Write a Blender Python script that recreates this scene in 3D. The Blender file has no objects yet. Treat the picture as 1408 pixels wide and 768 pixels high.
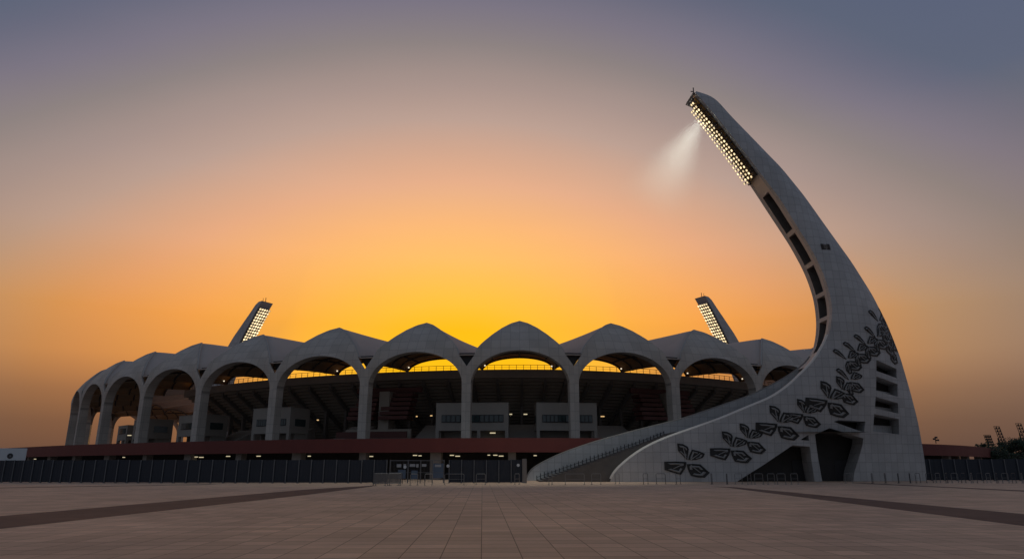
import bpy, bmesh, math, random
import numpy as np
from mathutils import Vector
from mathutils.geometry import delaunay_2d_cdt

random.seed(7)
sc = bpy.context.scene
col = sc.collection
R = math.radians

# ------------------------------------------------------------------ camera model
F, PITCH, EYE = 939.0, math.atan(259 / 939.0), 1.6
CP, SP = math.cos(PITCH), math.sin(PITCH)


def ray(px, py):
    a, c = (px - 704) / F, (384 - py) / F
    return a, CP - c * SP, SP + c * CP


def at_depth(px, py, Y):
    d = ray(px, py)
    t = Y / d[1]
    return d[0] * t, Y, d[2] * t + EYE


def at_height(px, py, z=0.0):
    d = ray(px, py)
    t = (z - EYE) / d[2]
    return d[0] * t, d[1] * t, z


cam_data = bpy.data.cameras.new("camera")
cam = bpy.data.objects.new("camera", cam_data)
col.objects.link(cam)
cam.location = (0, 0, EYE)
cam.rotation_euler = (R(90) + PITCH, 0, 0)
cam_data.sensor_width = 36
cam_data.lens = 36 * F / 1408
cam_data.clip_end = 6000
sc.camera = cam

# ------------------------------------------------------------------ materials


def lin(r, g, b):
    def f(c):
        c /= 255.0
        return c / 12.92 if c <= 0.04045 else ((c + 0.055) / 1.055) ** 2.4
    return (f(r), f(g), f(b), 1.0)


class NT:
    """small helper for writing node trees"""

    def __init__(s, tree):
        s.t = tree
        s.n = tree.nodes
        s.l = tree.links

    def add(s, kind, **kw):
        n = s.n.new(kind)
        for k, v in kw.items():
            setattr(n, k, v)
        return n

    def link(s, a, b):
        s.l.new(a, b)

    def math(s, op, a, b=None, c=None):
        n = s.n.new("ShaderNodeMath")
        n.operation = op
        for i, v in enumerate((a, b, c)):
            if v is None:
                continue
            if isinstance(v, (int, float)):
                n.inputs[i].default_value = v
            else:
                s.link(v, n.inputs[i])
        return n.outputs[0]

    def ramp(s, fac, stops, interp="EASE"):
        n = s.n.new("ShaderNodeValToRGB")
        n.color_ramp.interpolation = interp
        e = n.color_ramp.elements
        while len(e) < len(stops):
            e.new(0.5)
        for el, (p, c) in zip(e, stops):
            el.position = p
            el.color = c if len(c) == 4 else (*c, 1)
        s.link(fac, n.inputs[0])
        return n.outputs[0]

    def mix(s, fac, a, b, mode="MIX"):
        n = s.n.new("ShaderNodeMix")
        n.data_type = "RGBA"
        n.blend_type = mode
        for sock, v in ((n.inputs[0], fac), (n.inputs[6], a), (n.inputs[7], b)):
            if isinstance(v, (int, float)):
                sock.default_value = v
            elif isinstance(v, tuple):
                sock.default_value = v
            else:
                s.link(v, sock)
        return n.outputs[2]


def new_mat(name):
    m = bpy.data.materials.new(name)
    m.use_nodes = True
    nt = NT(m.node_tree)
    return m, nt, nt.n["Principled BSDF"]


def surf(name, rgb, rough=0.7, metal=0.0, var=0.18, scale=0.6, streak=False, bump=0.0, spec=0.4):
    """plain painted / concrete / metal surface with dirt variation"""
    m, nt, p = new_mat(name)
    tc = nt.add("ShaderNodeTexCoord")
    mp = nt.add("ShaderNodeMapping")
    nt.link(tc.outputs["Object"], mp.inputs[0])
    if streak:
        mp.inputs["Scale"].default_value = (1.0, 1.0, 0.18)
    nz = nt.add("ShaderNodeTexNoise")
    nz.inputs["Scale"].default_value = scale
    nz.inputs["Detail"].default_value = 6
    nz.inputs["Roughness"].default_value = 0.65
    nt.link(mp.outputs[0], nz.inputs[0])
    v = nt.math("MULTIPLY_ADD", nz.outputs[0], 2 * var, 1 - var)
    h = nt.add("ShaderNodeVectorMath", operation="SCALE")
    h.inputs[0].default_value = rgb
    nt.link(v, h.inputs[3])
    nt.link(h.outputs[0], p.inputs["Base Color"])
    p.inputs["Roughness"].default_value = rough
    p.inputs["Metallic"].default_value = metal
    p.inputs["Specular IOR Level"].default_value = spec
    if bump:
        b = nt.add("ShaderNodeBump")
        b.inputs["Strength"].default_value = bump
        b.inputs["Distance"].default_value = 0.05
        nt.link(nz.outputs[0], b.inputs["Height"])
        nt.link(b.outputs[0], p.inputs["Normal"])
    return m


def tiled(name, rgb, tw, th, joint, joint_dark=0.35, var=0.08, dirt=0.22, rough=0.75, offset=0.0, uv=True, rot=0.0, fine=None):
    """cladding / paving with joints; uv maps are in metres"""
    m, nt, p = new_mat(name)
    tc = nt.add("ShaderNodeTexCoord")
    mp = nt.add("ShaderNodeMapping")
    mp.inputs["Rotation"].default_value = (0, 0, rot)
    mp.inputs["Location"].default_value = (tw * 400, th * 400, 0)
    nt.link(tc.outputs["UV" if uv else "Object"], mp.inputs[0])
    br = nt.add("ShaderNodeTexBrick")
    br.offset = offset
    br.inputs["Scale"].default_value = 1.0
    br.inputs["Brick Width"].default_value = tw
    br.inputs["Row Height"].default_value = th
    br.inputs["Mortar Size"].default_value = joint
    br.inputs["Mortar Smooth"].default_value = 0.1
    br.inputs["Bias"].default_value = 0.0
    br.inputs["Color1"].default_value = (1 - var,) * 3 + (1,)
    br.inputs["Color2"].default_value = (1 + var,) * 3 + (1,)
    br.inputs["Mortar"].default_value = (joint_dark,) * 3 + (1,)
    nt.link(mp.outputs[0], br.inputs[0])
    nz = nt.add("ShaderNodeTexNoise")
    nz.inputs["Scale"].default_value = 0.22
    nz.inputs["Detail"].default_value = 8
    nz.inputs["Roughness"].default_value = 0.62
    nt.link(mp.outputs[0], nz.inputs[0])
    n2 = nt.add("ShaderNodeTexNoise")
    n2.inputs["Scale"].default_value = 6.0
    n2.inputs["Detail"].default_value = 4
    nt.link(mp.outputs[0], n2.inputs[0])
    v = nt.math("MULTIPLY_ADD", nz.outputs[0], 2 * dirt, 1 - dirt)
    v2 = nt.math("MULTIPLY_ADD", n2.outputs[0], 0.24, 0.88)
    c = nt.mix(1.0, br.outputs[0], (*rgb, 1), "MULTIPLY")
    h = nt.add("ShaderNodeVectorMath", operation="SCALE")
    nt.link(c, h.inputs[0])
    nt.link(nt.math("MULTIPLY", v, v2), h.inputs[3])
    last = h.outputs[0]
    if fine:
        b2 = nt.add("ShaderNodeTexBrick")
        b2.offset = 0.0
        b2.inputs["Scale"].default_value = 1.0
        b2.inputs["Brick Width"].default_value = fine[0]
        b2.inputs["Row Height"].default_value = fine[1]
        b2.inputs["Mortar Size"].default_value = fine[2]
        b2.inputs["Color1"].default_value = (1, 1, 1, 1)
        b2.inputs["Color2"].default_value = (0.93, 0.92, 0.9, 1)
        b2.inputs["Mortar"].default_value = (fine[3],) * 3 + (1,)
        nt.link(mp.outputs[0], b2.inputs[0])
        last = nt.mix(1.0, last, b2.outputs[0], "MULTIPLY")
    nt.link(last, p.inputs["Base Color"])
    nt.link(nt.math("MULTIPLY_ADD", nz.outputs[0], -0.25, rough + 0.12), p.inputs["Roughness"])
    p.inputs["Specular IOR Level"].default_value = 0.35
    b = nt.add("ShaderNodeBump")
    b.inputs["Strength"].default_value = 0.35
    b.inputs["Distance"].default_value = 0.02
    nt.link(br.outputs[1], b.inputs["Height"])
    b.invert = True
    nt.link(b.outputs[0], p.inputs["Normal"])
    return m


def glow(name, rgb, strength, uneven=False):
    m, nt, p = new_mat(name)
    p.inputs["Base Color"].default_value = (0.7, 0.7, 0.65, 1)
    p.inputs["Emission Color"].default_value = (*rgb, 1)
    if uneven:
        oi = nt.add("ShaderNodeObjectInfo")
        nt.link(nt.math("MULTIPLY", nt.math("MULTIPLY_ADD", oi.outputs["Random"], 0.9, 0.55), strength), p.inputs["Emission Strength"])
    else:
        p.inputs["Emission Strength"].default_value = strength
    return m


M = {}
M["paving"] = tiled("paving", (0.64, 0.425, 0.285), 0.76, 0.76, 0.011, 0.34, 0.13, 0.36, 0.62, uv=False, rot=R(-2.4), fine=(1000.0, 0.76, 0.022, 0.62))
M["strip"] = tiled("dark_paving", (0.11, 0.058, 0.04), 0.4, 0.4, 0.01, 0.55, 0.12, 0.3, 0.7, uv=False)
M["cladding"] = tiled("cladding", (0.475, 0.475, 0.47), 0.95, 1.15, 0.026, 0.66, 0.07, 0.3, 0.6)
M["shell"] = tiled("shell_cladding", (0.51, 0.46, 0.40), 1.6, 1.5, 0.028, 0.6, 0.07, 0.28, 0.65)
M["pale_concrete"] = surf("pale_concrete", (0.45, 0.42, 0.38), 0.8, var=0.15, scale=0.7, streak=True, bump=0.2)
M["concrete"] = surf("concrete", (0.24, 0.22, 0.20), 0.85, var=0.25, scale=0.5, streak=True, bump=0.3)
M["stand"] = surf("stand_concrete", (0.33, 0.29, 0.24), 0.9, var=0.25, scale=0.3, bump=0.2)
M["membrane"] = surf("roof_membrane", (0.74, 0.63, 0.55), 0.75, var=0.1, scale=0.25)
M["ceiling"] = surf("ceiling_membrane", (0.40, 0.33, 0.25), 0.8, var=0.18, scale=0.25)
def fabric(m, f):
    nt_ = NT(m.node_tree)
    p = nt_.n["Principled BSDF"]
    o = [n for n in nt_.n if n.bl_idname == "ShaderNodeOutputMaterial"][0]
    t = nt_.add("ShaderNodeBsdfTranslucent")
    src = p.inputs["Base Color"].links[0].from_socket
    nt_.link(src, t.inputs[0])
    mx = nt_.add("ShaderNodeMixShader")
    mx.inputs[0].default_value = f
    nt_.link(p.outputs[0], mx.inputs[1])
    nt_.link(t.outputs[0], mx.inputs[2])
    nt_.link(mx.outputs[0], o.inputs[0])


fabric(M["membrane"], 0.3)
M["ceiling"] = surf("ceiling_membrane", (0.62, 0.50, 0.36), 0.8, var=0.18, scale=0.25)
fabric(M["ceiling"], 0.6)
M["rib"] = surf("steel_rib", (0.10, 0.085, 0.075), 0.6, var=0.2)
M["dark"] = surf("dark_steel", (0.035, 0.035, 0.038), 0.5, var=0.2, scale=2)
M["red"] = surf("red_fascia", (0.15, 0.034, 0.028), 0.6, var=0.2, scale=0.4, streak=True)
M["redwall"] = surf("red_slab", (0.12, 0.05, 0.042), 0.8, var=0.25, scale=0.5)
M["cabin"] = surf("cabin_render", (0.36, 0.33, 0.29), 0.8, var=0.15, scale=0.6, streak=True)
M["glass"] = surf("dark_glass", (0.05, 0.075, 0.075), 0.12, var=0.3, scale=1.2, spec=0.8)
M["fence"] = surf("blue_sheet", (0.024, 0.030, 0.042), 0.55, metal=0.0, var=0.25, scale=0.5, streak=True)
M["post"] = surf("galvanised_post", (0.15, 0.155, 0.165), 0.5, metal=0.3, var=0.2, scale=2)
M["rail"] = surf("barrier_steel", (0.22, 0.215, 0.21), 0.45, metal=0.4, var=0.2, scale=3)
M["darkrail"] = surf("dark_barrier_steel", (0.07, 0.07, 0.075), 0.45, metal=0.4, var=0.2, scale=3)
M["petal"] = surf("petal_bronze", (0.034, 0.034, 0.033), 0.55, var=0.35, scale=1.5)
M["petal_edge"] = surf("petal_ridge", (0.30, 0.30, 0.295), 0.6, var=0.2, scale=1.5)
M["white"] = surf("white_panel", (0.62, 0.66, 0.68), 0.5, var=0.08)
M["bluepanel"] = surf("blue_panel", (0.09, 0.13, 0.19), 0.45, var=0.15)
M["notice"] = surf("notice_sheet", (0.34, 0.36, 0.38), 0.6, var=0.2)
M["lit_soffit"] = surf("sunset_lit_soffit", (0.66, 0.56, 0.47), 0.75, var=0.12, scale=0.5, bump=0.1)  # warm pale tone carries the sunset light on the soffit
M["coping"] = surf("skylit_coping", (0.80, 0.74, 0.66), 0.6, var=0.1)
M["dim"] = surf("inner_shade", (0.055, 0.052, 0.05), 0.8, var=0.3)  # shade of voids and recesses put into the base colour
M["stairs"] = surf("stair_stone_recess_shade", (0.13, 0.12, 0.11), 0.85, var=0.3, scale=1.0)
M["bark"] = surf("bark", (0.07, 0.05, 0.035), 0.9, var=0.3, scale=3)
M["leaf"] = surf("leaf", (0.035, 0.05, 0.022), 0.7, var=0.5, scale=0.8)
M["lens"] = glow("flood_lens", (1.0, 0.76, 0.42), 1.3, True)
M["spot"] = glow("spot_lens", (1.0, 0.85, 0.62), 1.0)
M["tube"] = glow("fluorescent_tube", (1.0, 0.84, 0.52), 0.6)
M["warm"] = glow("warm_lamp", (1.0, 0.62, 0.25), 0.8)

# ------------------------------------------------------------------ mesh builder


class MB:
    def __init__(s):
        s.v, s.f, s.m, s.uv = [], [], [], []

    def vert(s, p, uv=None):
        s.v.append(tuple(float(c) for c in p))
        s.uv.append(uv if uv is not None else (float(p[0]), float(p[2])))
        return len(s.v) - 1

    def face(s, ids, mat=0):
        s.f.append(tuple(ids))
        s.m.append(mat)

    def poly(s, pts, mat=0, uvs=None):
        s.face([s.vert(p, uvs[i] if uvs else None) for i, p in enumerate(pts)], mat)

    def hexa(s, b, t, mat=0):
        """b, t: four points each (bottom and top loop)"""
        i = [s.vert(p) for p in list(b) + list(t)]
        s.face((i[3], i[2], i[1], i[0]), mat)
        s.face((i[4], i[5], i[6], i[7]), mat)
        for a in range(4):
            c = (a + 1) % 4
            s.face((i[a], i[c], i[4 + c], i[4 + a]), mat)

    def box(s, x0, x1, y0, y1, z0, z1, mat=0):
        s.hexa([(x0, y0, z0), (x1, y0, z0), (x1, y1, z0), (x0, y1, z0)],
               [(x0, y0, z1), (x1, y0, z1), (x1, y1, z1), (x0, y1, z1)], mat)

    def bar(s, a, b, w, h=None, mat=0, up=(0, 0, 1)):
        """rectangular bar from a to b"""
        h = h or w
        a, b = Vector(a), Vector(b)
        d = (b - a).normalized()
        u = Vector(up)
        if abs(d.dot(u)) > 0.97:
            u = Vector((0, 1, 0))
        x = d.cross(u).normalized() * (w / 2)
        y = x.cross(d).normalized() * (h / 2)
        s.hexa([a - x - y, a + x - y, a + x + y, a - x + y], [b - x - y, b + x - y, b + x + y, b - x + y], mat)

    def tube(s, pts, r, n=8, mat=0):
        pts = [Vector(p) for p in pts]
        rings = []
        for i, p in enumerate(pts):
            d = (pts[min(i + 1, len(pts) - 1)] - pts[max(i - 1, 0)]).normalized()
            u = Vector((0, 0, 1)) if abs(d.z) < 0.95 else Vector((1, 0, 0))
            x = d.cross(u).normalized()
            y = x.cross(d)
            rr = r[i] if isinstance(r, (list, tuple)) else r
            rings.append([s.vert(p + (x * math.cos(2 * math.pi * k / n) + y * math.sin(2 * math.pi * k / n)) * rr) for k in range(n)])
        for a, b in zip(rings, rings[1:]):
            for k in range(n):
                s.face((a[k], a[(k + 1) % n], b[(k + 1) % n], b[k]), mat)
        s.face(rings[0][::-1], mat)
        s.face(rings[-1], mat)

    def grid(s, fn, nu, nv, mat=0, uvfn=None):
        ids = [[None] * (nv + 1) for _ in range(nu + 1)]
        for i in range(nu + 1):
            for j in range(nv + 1):
                p = fn(i / nu, j / nv)
                ids[i][j] = s.vert(p, uvfn(i / nu, j / nv) if uvfn else None)
        for i in range(nu):
            for j in range(nv):
                s.face((ids[i][j], ids[i + 1][j], ids[i + 1][j + 1], ids[i][j + 1]), mat)
        return ids

    def build(s, name, mats, parent=None, smooth=False, bevel=0.0, loc=None, fix=True):
        me = bpy.data.meshes.new(name)
        me.from_pydata(s.v, [], s.f)
        mats = mats if isinstance(mats, (list, tuple)) else [mats]
        for m in mats:
            me.materials.append(M[m])
        me.polygons.foreach_set("material_index", s.m)
        ul = me.uv_layers.new(name="UVMap")
        li = np.empty(len(me.loops), dtype=np.int32)
        me.loops.foreach_get("vertex_index", li)
        ul.data.foreach_set("uv", np.array(s.uv, dtype=np.float32)[li].ravel())
        if fix or smooth:
            bm = bmesh.new()
            bm.from_mesh(me)
            if fix:
                bmesh.ops.recalc_face_normals(bm, faces=bm.faces)
            bm.to_mesh(me)
            bm.free()
        if smooth:
            me.polygons.foreach_set("use_smooth", [True] * len(me.polygons))
            try:
                me.set_sharp_from_angle(angle=R(35))
            except Exception:
                pass
        o = bpy.data.objects.new(name, me)
        col.objects.link(o)
        if parent is not None:
            o.parent = parent
        if loc is not None:
            o.location = loc
        if bevel:
            b = o.modifiers.new("edge", "BEVEL")
            b.width = bevel
            b.segments = 2
            b.limit_method = "ANGLE"
        return o


def tag(o, label=None, cat=None, group=None, kind=None):
    if label:
        o["label"] = label
    if cat:
        o["category"] = cat
    if group:
        o["group"] = group
    if kind:
        o["kind"] = kind
    return o


def empty(name, loc=(0, 0, 0), rz=0.0):
    o = bpy.data.objects.new(name, None)
    o.empty_display_size = 0.5
    col.objects.link(o)
    o.location = loc
    o.rotation_euler = (0, 0, rz)
    return o


def copy_tree(o, parent=None):
    c = o.copy()
    col.objects.link(c)
    c.parent = parent
    for ch in list(o.children):
        copy_tree(ch, c)
    return c


# ------------------------------------------------------------------ world and sun
SUN_AZ, SUN_EL = R(-3.5), R(2.0)
w = bpy.data.worlds.new("World")
sc.world = w
w.use_nodes = True
nt = NT(w.node_tree)
nt.n.clear()
out = nt.add("ShaderNodeOutputWorld")
tc = nt.add("ShaderNodeTexCoord")
sx = nt.add("ShaderNodeSeparateXYZ")
nt.link(tc.outputs["Generated"], sx.inputs[0])
el = nt.math("MULTIPLY", nt.math("ARCSINE", sx.outputs[2]), 180 / math.pi)
az = nt.math("MULTIPLY", nt.math("ARCTAN2", sx.outputs[0], sx.outputs[1]), 180 / math.pi)
daz = nt.math("ADD", az, 4.5)
adaz = nt.math("ABSOLUTE", daz)
elf = nt.math("MAXIMUM", nt.math("DIVIDE", el, 90.0), 0.0)
# dusty evening sky towards the sun
front = nt.ramp(elf, [(0.0, lin(84, 63, 57)), (0.045, lin(104, 76, 64)), (0.09, lin(134, 94, 74)), (0.155, lin(150, 112, 92)),
                      (0.22, lin(136, 120, 114)), (0.30, lin(91, 98, 121)), (0.37, lin(86, 95, 120)), (0.55, lin(76, 88, 112)), (1.0, lin(72, 86, 112))], "LINEAR")
back = nt.ramp(elf, [(0.0, lin(88, 90, 98)), (0.12, lin(103, 108, 118)), (0.35, lin(100, 111, 127)), (1.0, lin(72, 86, 112))], "LINEAR")
fb = nt.math("SMOOTH_MIN", 1.0, nt.math("MAXIMUM", nt.math("DIVIDE", nt.math("SUBTRACT", adaz, 40.0), 70.0), 0.0), 0.2)
base = nt.mix(fb, front, back)
# the golden glow over the hidden sun, wider than it is tall near the horizon
dv = nt.math("SUBTRACT", el, 8.0)
dv = nt.math("MULTIPLY", dv, nt.math("MULTIPLY_ADD", nt.math("GREATER_THAN", dv, 0.0), 0.19, 1.0))
wide = nt.ramp(elf, [(0.0, (0.64,) * 3), (0.13, (0.66,) * 3), (0.23, (0.73,) * 3), (0.33, (0.81,) * 3), (1.0, (0.85,) * 3)], "LINEAR")
dh = nt.math("MULTIPLY", daz, wide)
r = nt.math("SQRT", nt.math("ADD", nt.math("MULTIPLY", dv, dv), nt.math("MULTIPLY", dh, dh)))
rf = nt.math("DIVIDE", r, 40.0)
gcol = nt.ramp(rf, [(0.0, lin(255, 216, 2)), (0.09, lin(255, 214, 18)), (0.16, lin(255, 211, 84)), (0.27, lin(255, 198, 114)), (0.36, lin(250, 187, 126)), (0.46, lin(231, 175, 139)),
                    (0.61, lin(187, 159, 146)), (0.69, lin(167, 146, 139)), (0.785, lin(144, 132, 129)), (0.87, lin(130, 121, 132)), (0.95, lin(111, 109, 124)), (1.0, lin(98, 104, 118))], "LINEAR")
tint = nt.ramp(elf, [(0.0, (1.0, 0.74, 0.30)), (0.125, (1.0, 0.75, 0.31)), (0.19, (1.0, 0.92, 0.80)), (0.25, (1, 1, 1))], "LINEAR")
gcol = nt.mix(nt.ramp(rf, [(0.0, (1, 1, 1, 1)), (0.5, (1, 1, 1, 1)), (0.72, (0.5,) * 3), (1.0, (0.3,) * 3)], "LINEAR"), gcol, tint, "MULTIPLY")
gmask = nt.ramp(nt.math("DIVIDE", r, 60.0), [(0.0, (1, 1, 1, 1)), (0.48, (1, 1, 1, 1)), (0.6, (0.74,) * 3), (0.70, (0.3,) * 3), (0.82, (0, 0, 0, 1))], "LINEAR")
lowm = nt.ramp(elf, [(0.0, (0.06,) * 3), (0.035, (0.14,) * 3), (0.06, (0.30,) * 3), (0.09, (0.70,) * 3), (0.13, (0.94,) * 3), (0.2, (1, 1, 1, 1))], "LINEAR")
near = nt.ramp(nt.math("DIVIDE", adaz, 30.0), [(0.0, (1, 1, 1, 1)), (0.4, (1, 1, 1, 1)), (0.8, (0, 0, 0, 1))], "EASE")
gmask = nt.math("MULTIPLY", gmask, nt.math("MAXIMUM", lowm, near))
sky_col = nt.mix(gmask, base, gcol)
# faint unevenness of a hazy evening sky
nz = nt.add("ShaderNodeTexNoise")
nz.inputs["Scale"].default_value = 2.2
nz.inputs["Detail"].default_value = 3
mpw = nt.add("ShaderNodeMapping")
mpw.inputs["Scale"].default_value = (1, 1, 4)
nt.link(tc.outputs["Generated"], mpw.inputs[0])
nt.link(mpw.outputs[0], nz.inputs[0])
sv = nt.add("ShaderNodeVectorMath", operation="SCALE")
nt.link(sky_col, sv.inputs[0])
nt.link(nt.math("MULTIPLY_ADD", nz.outputs[0], 0.10, 0.95), sv.inputs[3])
bg = nt.add("ShaderNodeBackground")
nt.link(sv.outputs[0], bg.inputs[0])
bg.inputs[1].default_value = 1.0
sky = nt.add("ShaderNodeTexSky")
sky.sky_type = "NISHITA"
sky.sun_disc = False
sky.sun_elevation = SUN_EL
sky.sun_rotation = SUN_AZ
sky.dust_density = 4.0
bg2 = nt.add("ShaderNodeBackground")
nt.link(sky.outputs[0], bg2.inputs[0])
bg2.inputs[1].default_value = 0.004
ad = nt.add("ShaderNodeAddShader")
nt.link(bg.outputs[0], ad.inputs[0])
nt.link(bg2.outputs[0], ad.inputs[1])
nt.link(ad.outputs[0], out.inputs[0])

sd = bpy.data.lights.new("sun", "SUN")
sd.energy = 0.35
sd.angle = R(2.0)
sd.color = (1.0, 0.55, 0.22)
so = bpy.data.objects.new("sun", sd)
col.objects.link(so)
sun_dir = Vector((math.sin(SUN_AZ) * math.cos(SUN_EL), math.cos(SUN_AZ) * math.cos(SUN_EL), math.sin(SUN_EL)))
so.rotation_euler = sun_dir.to_track_quat("Z", "Y").to_euler()

# ------------------------------------------------------------------ ground
g = MB()
g.poly([(-2500, -300, 0), (2500, -300, 0), (2500, 4000, 0), (-2500, 4000, 0)])
tag(g.build("plaza", "paving"), "wide plaza paved with brown square pavers", None, None, "structure")


def strip(pixels, name="paving_strip", z=0.004):
    m = MB()
    m.poly([at_height(x, y, 0)[:2] + (z,) for x, y in pixels])
    tag(m.build(name, "strip"), "dark brown band of paving set into the plaza", None, None, "structure")


def ground_quad(pts, z=0.004):
    m = MB()
    m.poly([(x, y, z) for x, y in pts])
    tag(m.build("paving_strip", "strip"), "dark brown band of paving set into the plaza", None, None, "structure")


def line_strip(a, b, w0, w1, ext=0.0):
    """band between two ground points with the given widths"""
    a, b = Vector(a), Vector(b)
    d = (b - a).normalized()
    a = a - d * ext
    n = Vector((-d.y, d.x))
    ground_quad([a - n * w0 / 2, b - n * w1 / 2, b + n * w1 / 2, a + n * w0 / 2])


strip([(-150, 722), (-150, 743), (420, 680), (512, 668.2), (512, 667.0), (420, 672.5)])
line_strip((-55, 47), (-30.5, 73.0), 1.9, 1.9, 15)
strip([(970, 668.2), (1000, 669.8), (1408, 722.5), (1700, 760), (1700, 731), (1408, 706.2), (1010, 669.0)])
line_strip((37.2, 51.8), (38.5, 79.5), 1.5, 1.5, 15)

# ------------------------------------------------------------------ stadium plan
CX, DF, EA, EB, PHI, STEP, EN, EROT, ES2 = -7.71, 112.0, 135.08, 149.16, -17.72, 17.59, 1.79, 0.12, 1.39
th = np.linspace(-np.pi * 0.999, np.pi * 0.999, 8001)
ex = EA * np.sign(np.sin(th)) * np.abs(np.sin(th)) ** (2 / EN)
ey = -EB * np.sign(np.cos(th)) * np.abs(np.cos(th)) ** (2 / EN)
ex, ey = math.cos(EROT) * ex - math.sin(EROT) * ey, math.sin(EROT) * ex + math.cos(EROT) * ey
eL = np.concatenate([[0], np.cumsum(np.hypot(np.diff(ex), np.diff(ey)))])
eL -= np.interp(0, th, eL)
dX, dY = np.gradient(ex, eL), np.gradient(ey, eL)


def ring(k, off, z=0.0):
    """point on the stadium plan: k counts arches along the ring, off metres inwards"""
    u = PHI + STEP * (k + ES2 * k * abs(k) * 0.01)
    x, y = np.interp(u, eL, ex), np.interp(u, eL, ey)
    tx, ty = np.interp(u, eL, dX), np.interp(u, eL, dY)
    n = math.hypot(tx, ty)
    nx, ny = ty / n, -tx / n
    return (float(x + CX - nx * off), float(y + DF + EB - ny * off), z)


DECK = 5.7
K0, K1 = -12, 6
stadium = empty("stadium", (ring(0, 0)[0], ring(0, 0)[1], 0))
ST = Vector(stadium.location)
tag(stadium, "white stadium with a ring of tall pointed arches above a dark red band", "stadium")


class SB(MB):
    """builder for stadium parts, kept in the stadium's own frame"""

    def build(s, *a, **k):
        s.v = [(x - ST.x, y - ST.y, z - ST.z) for x, y, z in s.v]
        return MB.build(s, *a, **k)


# ---- podium: deck, red fascia, piers, lamps under the slab
fp = [at_height(px, py, DECK) for px, py in ((-160, 620.5), (0, 616.2), (91, 611.6), (255, 606.8), (420, 603.6), (555, 602.3), (700, 601.6), (830, 602.0), (960, 603.0), (1100, 605.2), (1270, 609.7), (1317, 611.5), (1359, 615.0), (1378, 619.0))]
fp = np.array(fp)[:, :2]
# smooth the path
seg = np.concatenate([[0], np.cumsum(np.hypot(*np.diff(fp, axis=0).T))])
us = np.linspace(0, seg[-1], 90)
fx, fy = np.interp(us, seg, fp[:, 0]), np.interp(us, seg, fp[:, 1])
ker = np.array([1, 2, 3, 4, 3, 2, 1]) / 16
fxp, fyp = np.pad(fx, 3, "reflect", reflect_type="odd"), np.pad(fy, 3, "reflect", reflect_type="odd")
fx, fy = np.convolve(fxp, ker, "valid"), np.convolve(fyp, ker, "valid")


def fascia(i, off, z):
    i0, i1 = max(i - 1, 0), min(i + 1, len(fx) - 1)
    tx, ty = fx[i1] - fx[i0], fy[i1] - fy[i0]
    n = math.hypot(tx, ty)
    return (fx[i] - ty / n * off, fy[i] + tx / n * off, z)


NF = len(fx)
m = SB()
loop = [(0.0, 3.76), (0.0, DECK + 0.02), (0.35, DECK + 0.02), (0.35, 3.76)]
rows = [[m.vert(fascia(i, o, z), (us[i], z)) for o, z in loop] for i in range(NF)]
for a, b in zip(rows, rows[1:]):
    for q in range(4):
        m.face((a[q], b[q], b[(q + 1) % 4], a[(q + 1) % 4]))
m.face(rows[0])
m.face(rows[-1][::-1])
m.build("fascia", "red", stadium)
m = SB()
rows = []
for i in range(NF):
    k = -9.5 + 16.5 * i / (NF - 1)
    p, q = fascia(i, 0.36, DECK), ring(k, 40, DECK)
    rows.append([m.vert(p), m.vert(q), m.vert((q[0], q[1], DECK - 0.4)), m.vert((p[0], p[1], DECK - 0.4))])
for a, b in zip(rows, rows[1:]):
    for q in range(4):
        m.face((a[q], b[q], b[(q + 1) % 4], a[(q + 1) % 4]))
m.face(rows[0])
m.face(rows[-1][::-1])
m.build("deck", "concrete", stadium)
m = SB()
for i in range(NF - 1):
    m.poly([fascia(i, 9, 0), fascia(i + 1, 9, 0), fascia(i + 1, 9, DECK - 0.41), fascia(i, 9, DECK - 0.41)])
m.build("concourse_wall", "dim", stadium)  # dark colour stands for the shade under the deck
for i in range(2, NF - 1, 3):
    m = SB()
    a, b = Vector(fascia(i, 1.0, 0)), Vector(fascia(i, 2.2, 0))
    t = (b - a).normalized()
    t = Vector((t.y, -t.x, 0)) * (0.8 if i % 2 else 0.55)
    up = Vector((0, 0, DECK - 0.41))
    m.hexa([a - t, a + t, b + t, b - t], [a - t + up, a + t + up, b + t + up, b - t + up])
    m.build("pier", "concrete", stadium)
for px in (46, 168, 268, 275, 312, 354, 411, 424, 503, 509, 570, 577, 621, 629, 672, 681, 689, 736):
    j = int(np.argmin(np.abs([704 + F * fx[i] / (fy[i] * CP) - px for i in range(NF)])))
    c = fascia(j, 2.6 + (px % 7) * 0.25, 3.42 - (px % 3) * 0.06)
    x = (px - 704) / F * (c[1] * CP)
    m = SB()
    wd = (0.3, 0.22, 0.34)[px % 3] if px not in (168, 46, 672) else 0.18
    m.box(x - wd, x + wd, c[1] - 0.1, c[1] + 0.1, c[2] - 0.06, c[2] + 0.06, 0)
    m.box(x - wd, x + wd, c[1] - 0.06, c[1] + 0.06, c[2] + 0.06, DECK - 0.4, 1)
    m.build("ceiling_lamp", ["tube", "dark"], stadium)

# ---- arches, roof, columns
HB = 0.5                      # half a bay in k
CW = 0.043                    # half a column in k
SPRING, RISE = 15.0, 5.5
GS = np.array([0, .165, .34, .516, .67, .78, .835, 1.0])
GZ = np.array([26.6, 25.98, 24.95, 23.65, 22.3, 21.2, 20.0, 17.9])


def gable(s):
    """upper edge of an arch front: s -1..1 across the bay -> (dk, off, z)"""
    a = abs(s)
    off = 5.6 * max(0.0, 1 - a / 0.835)
    return (0.5 * s, off, float(np.interp(a, GS, GZ)))


def opening(phi):
    return (-(HB - CW) * math.cos(phi), 0.0, SPRING + RISE * math.sin(phi))


NA = 40


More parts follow.
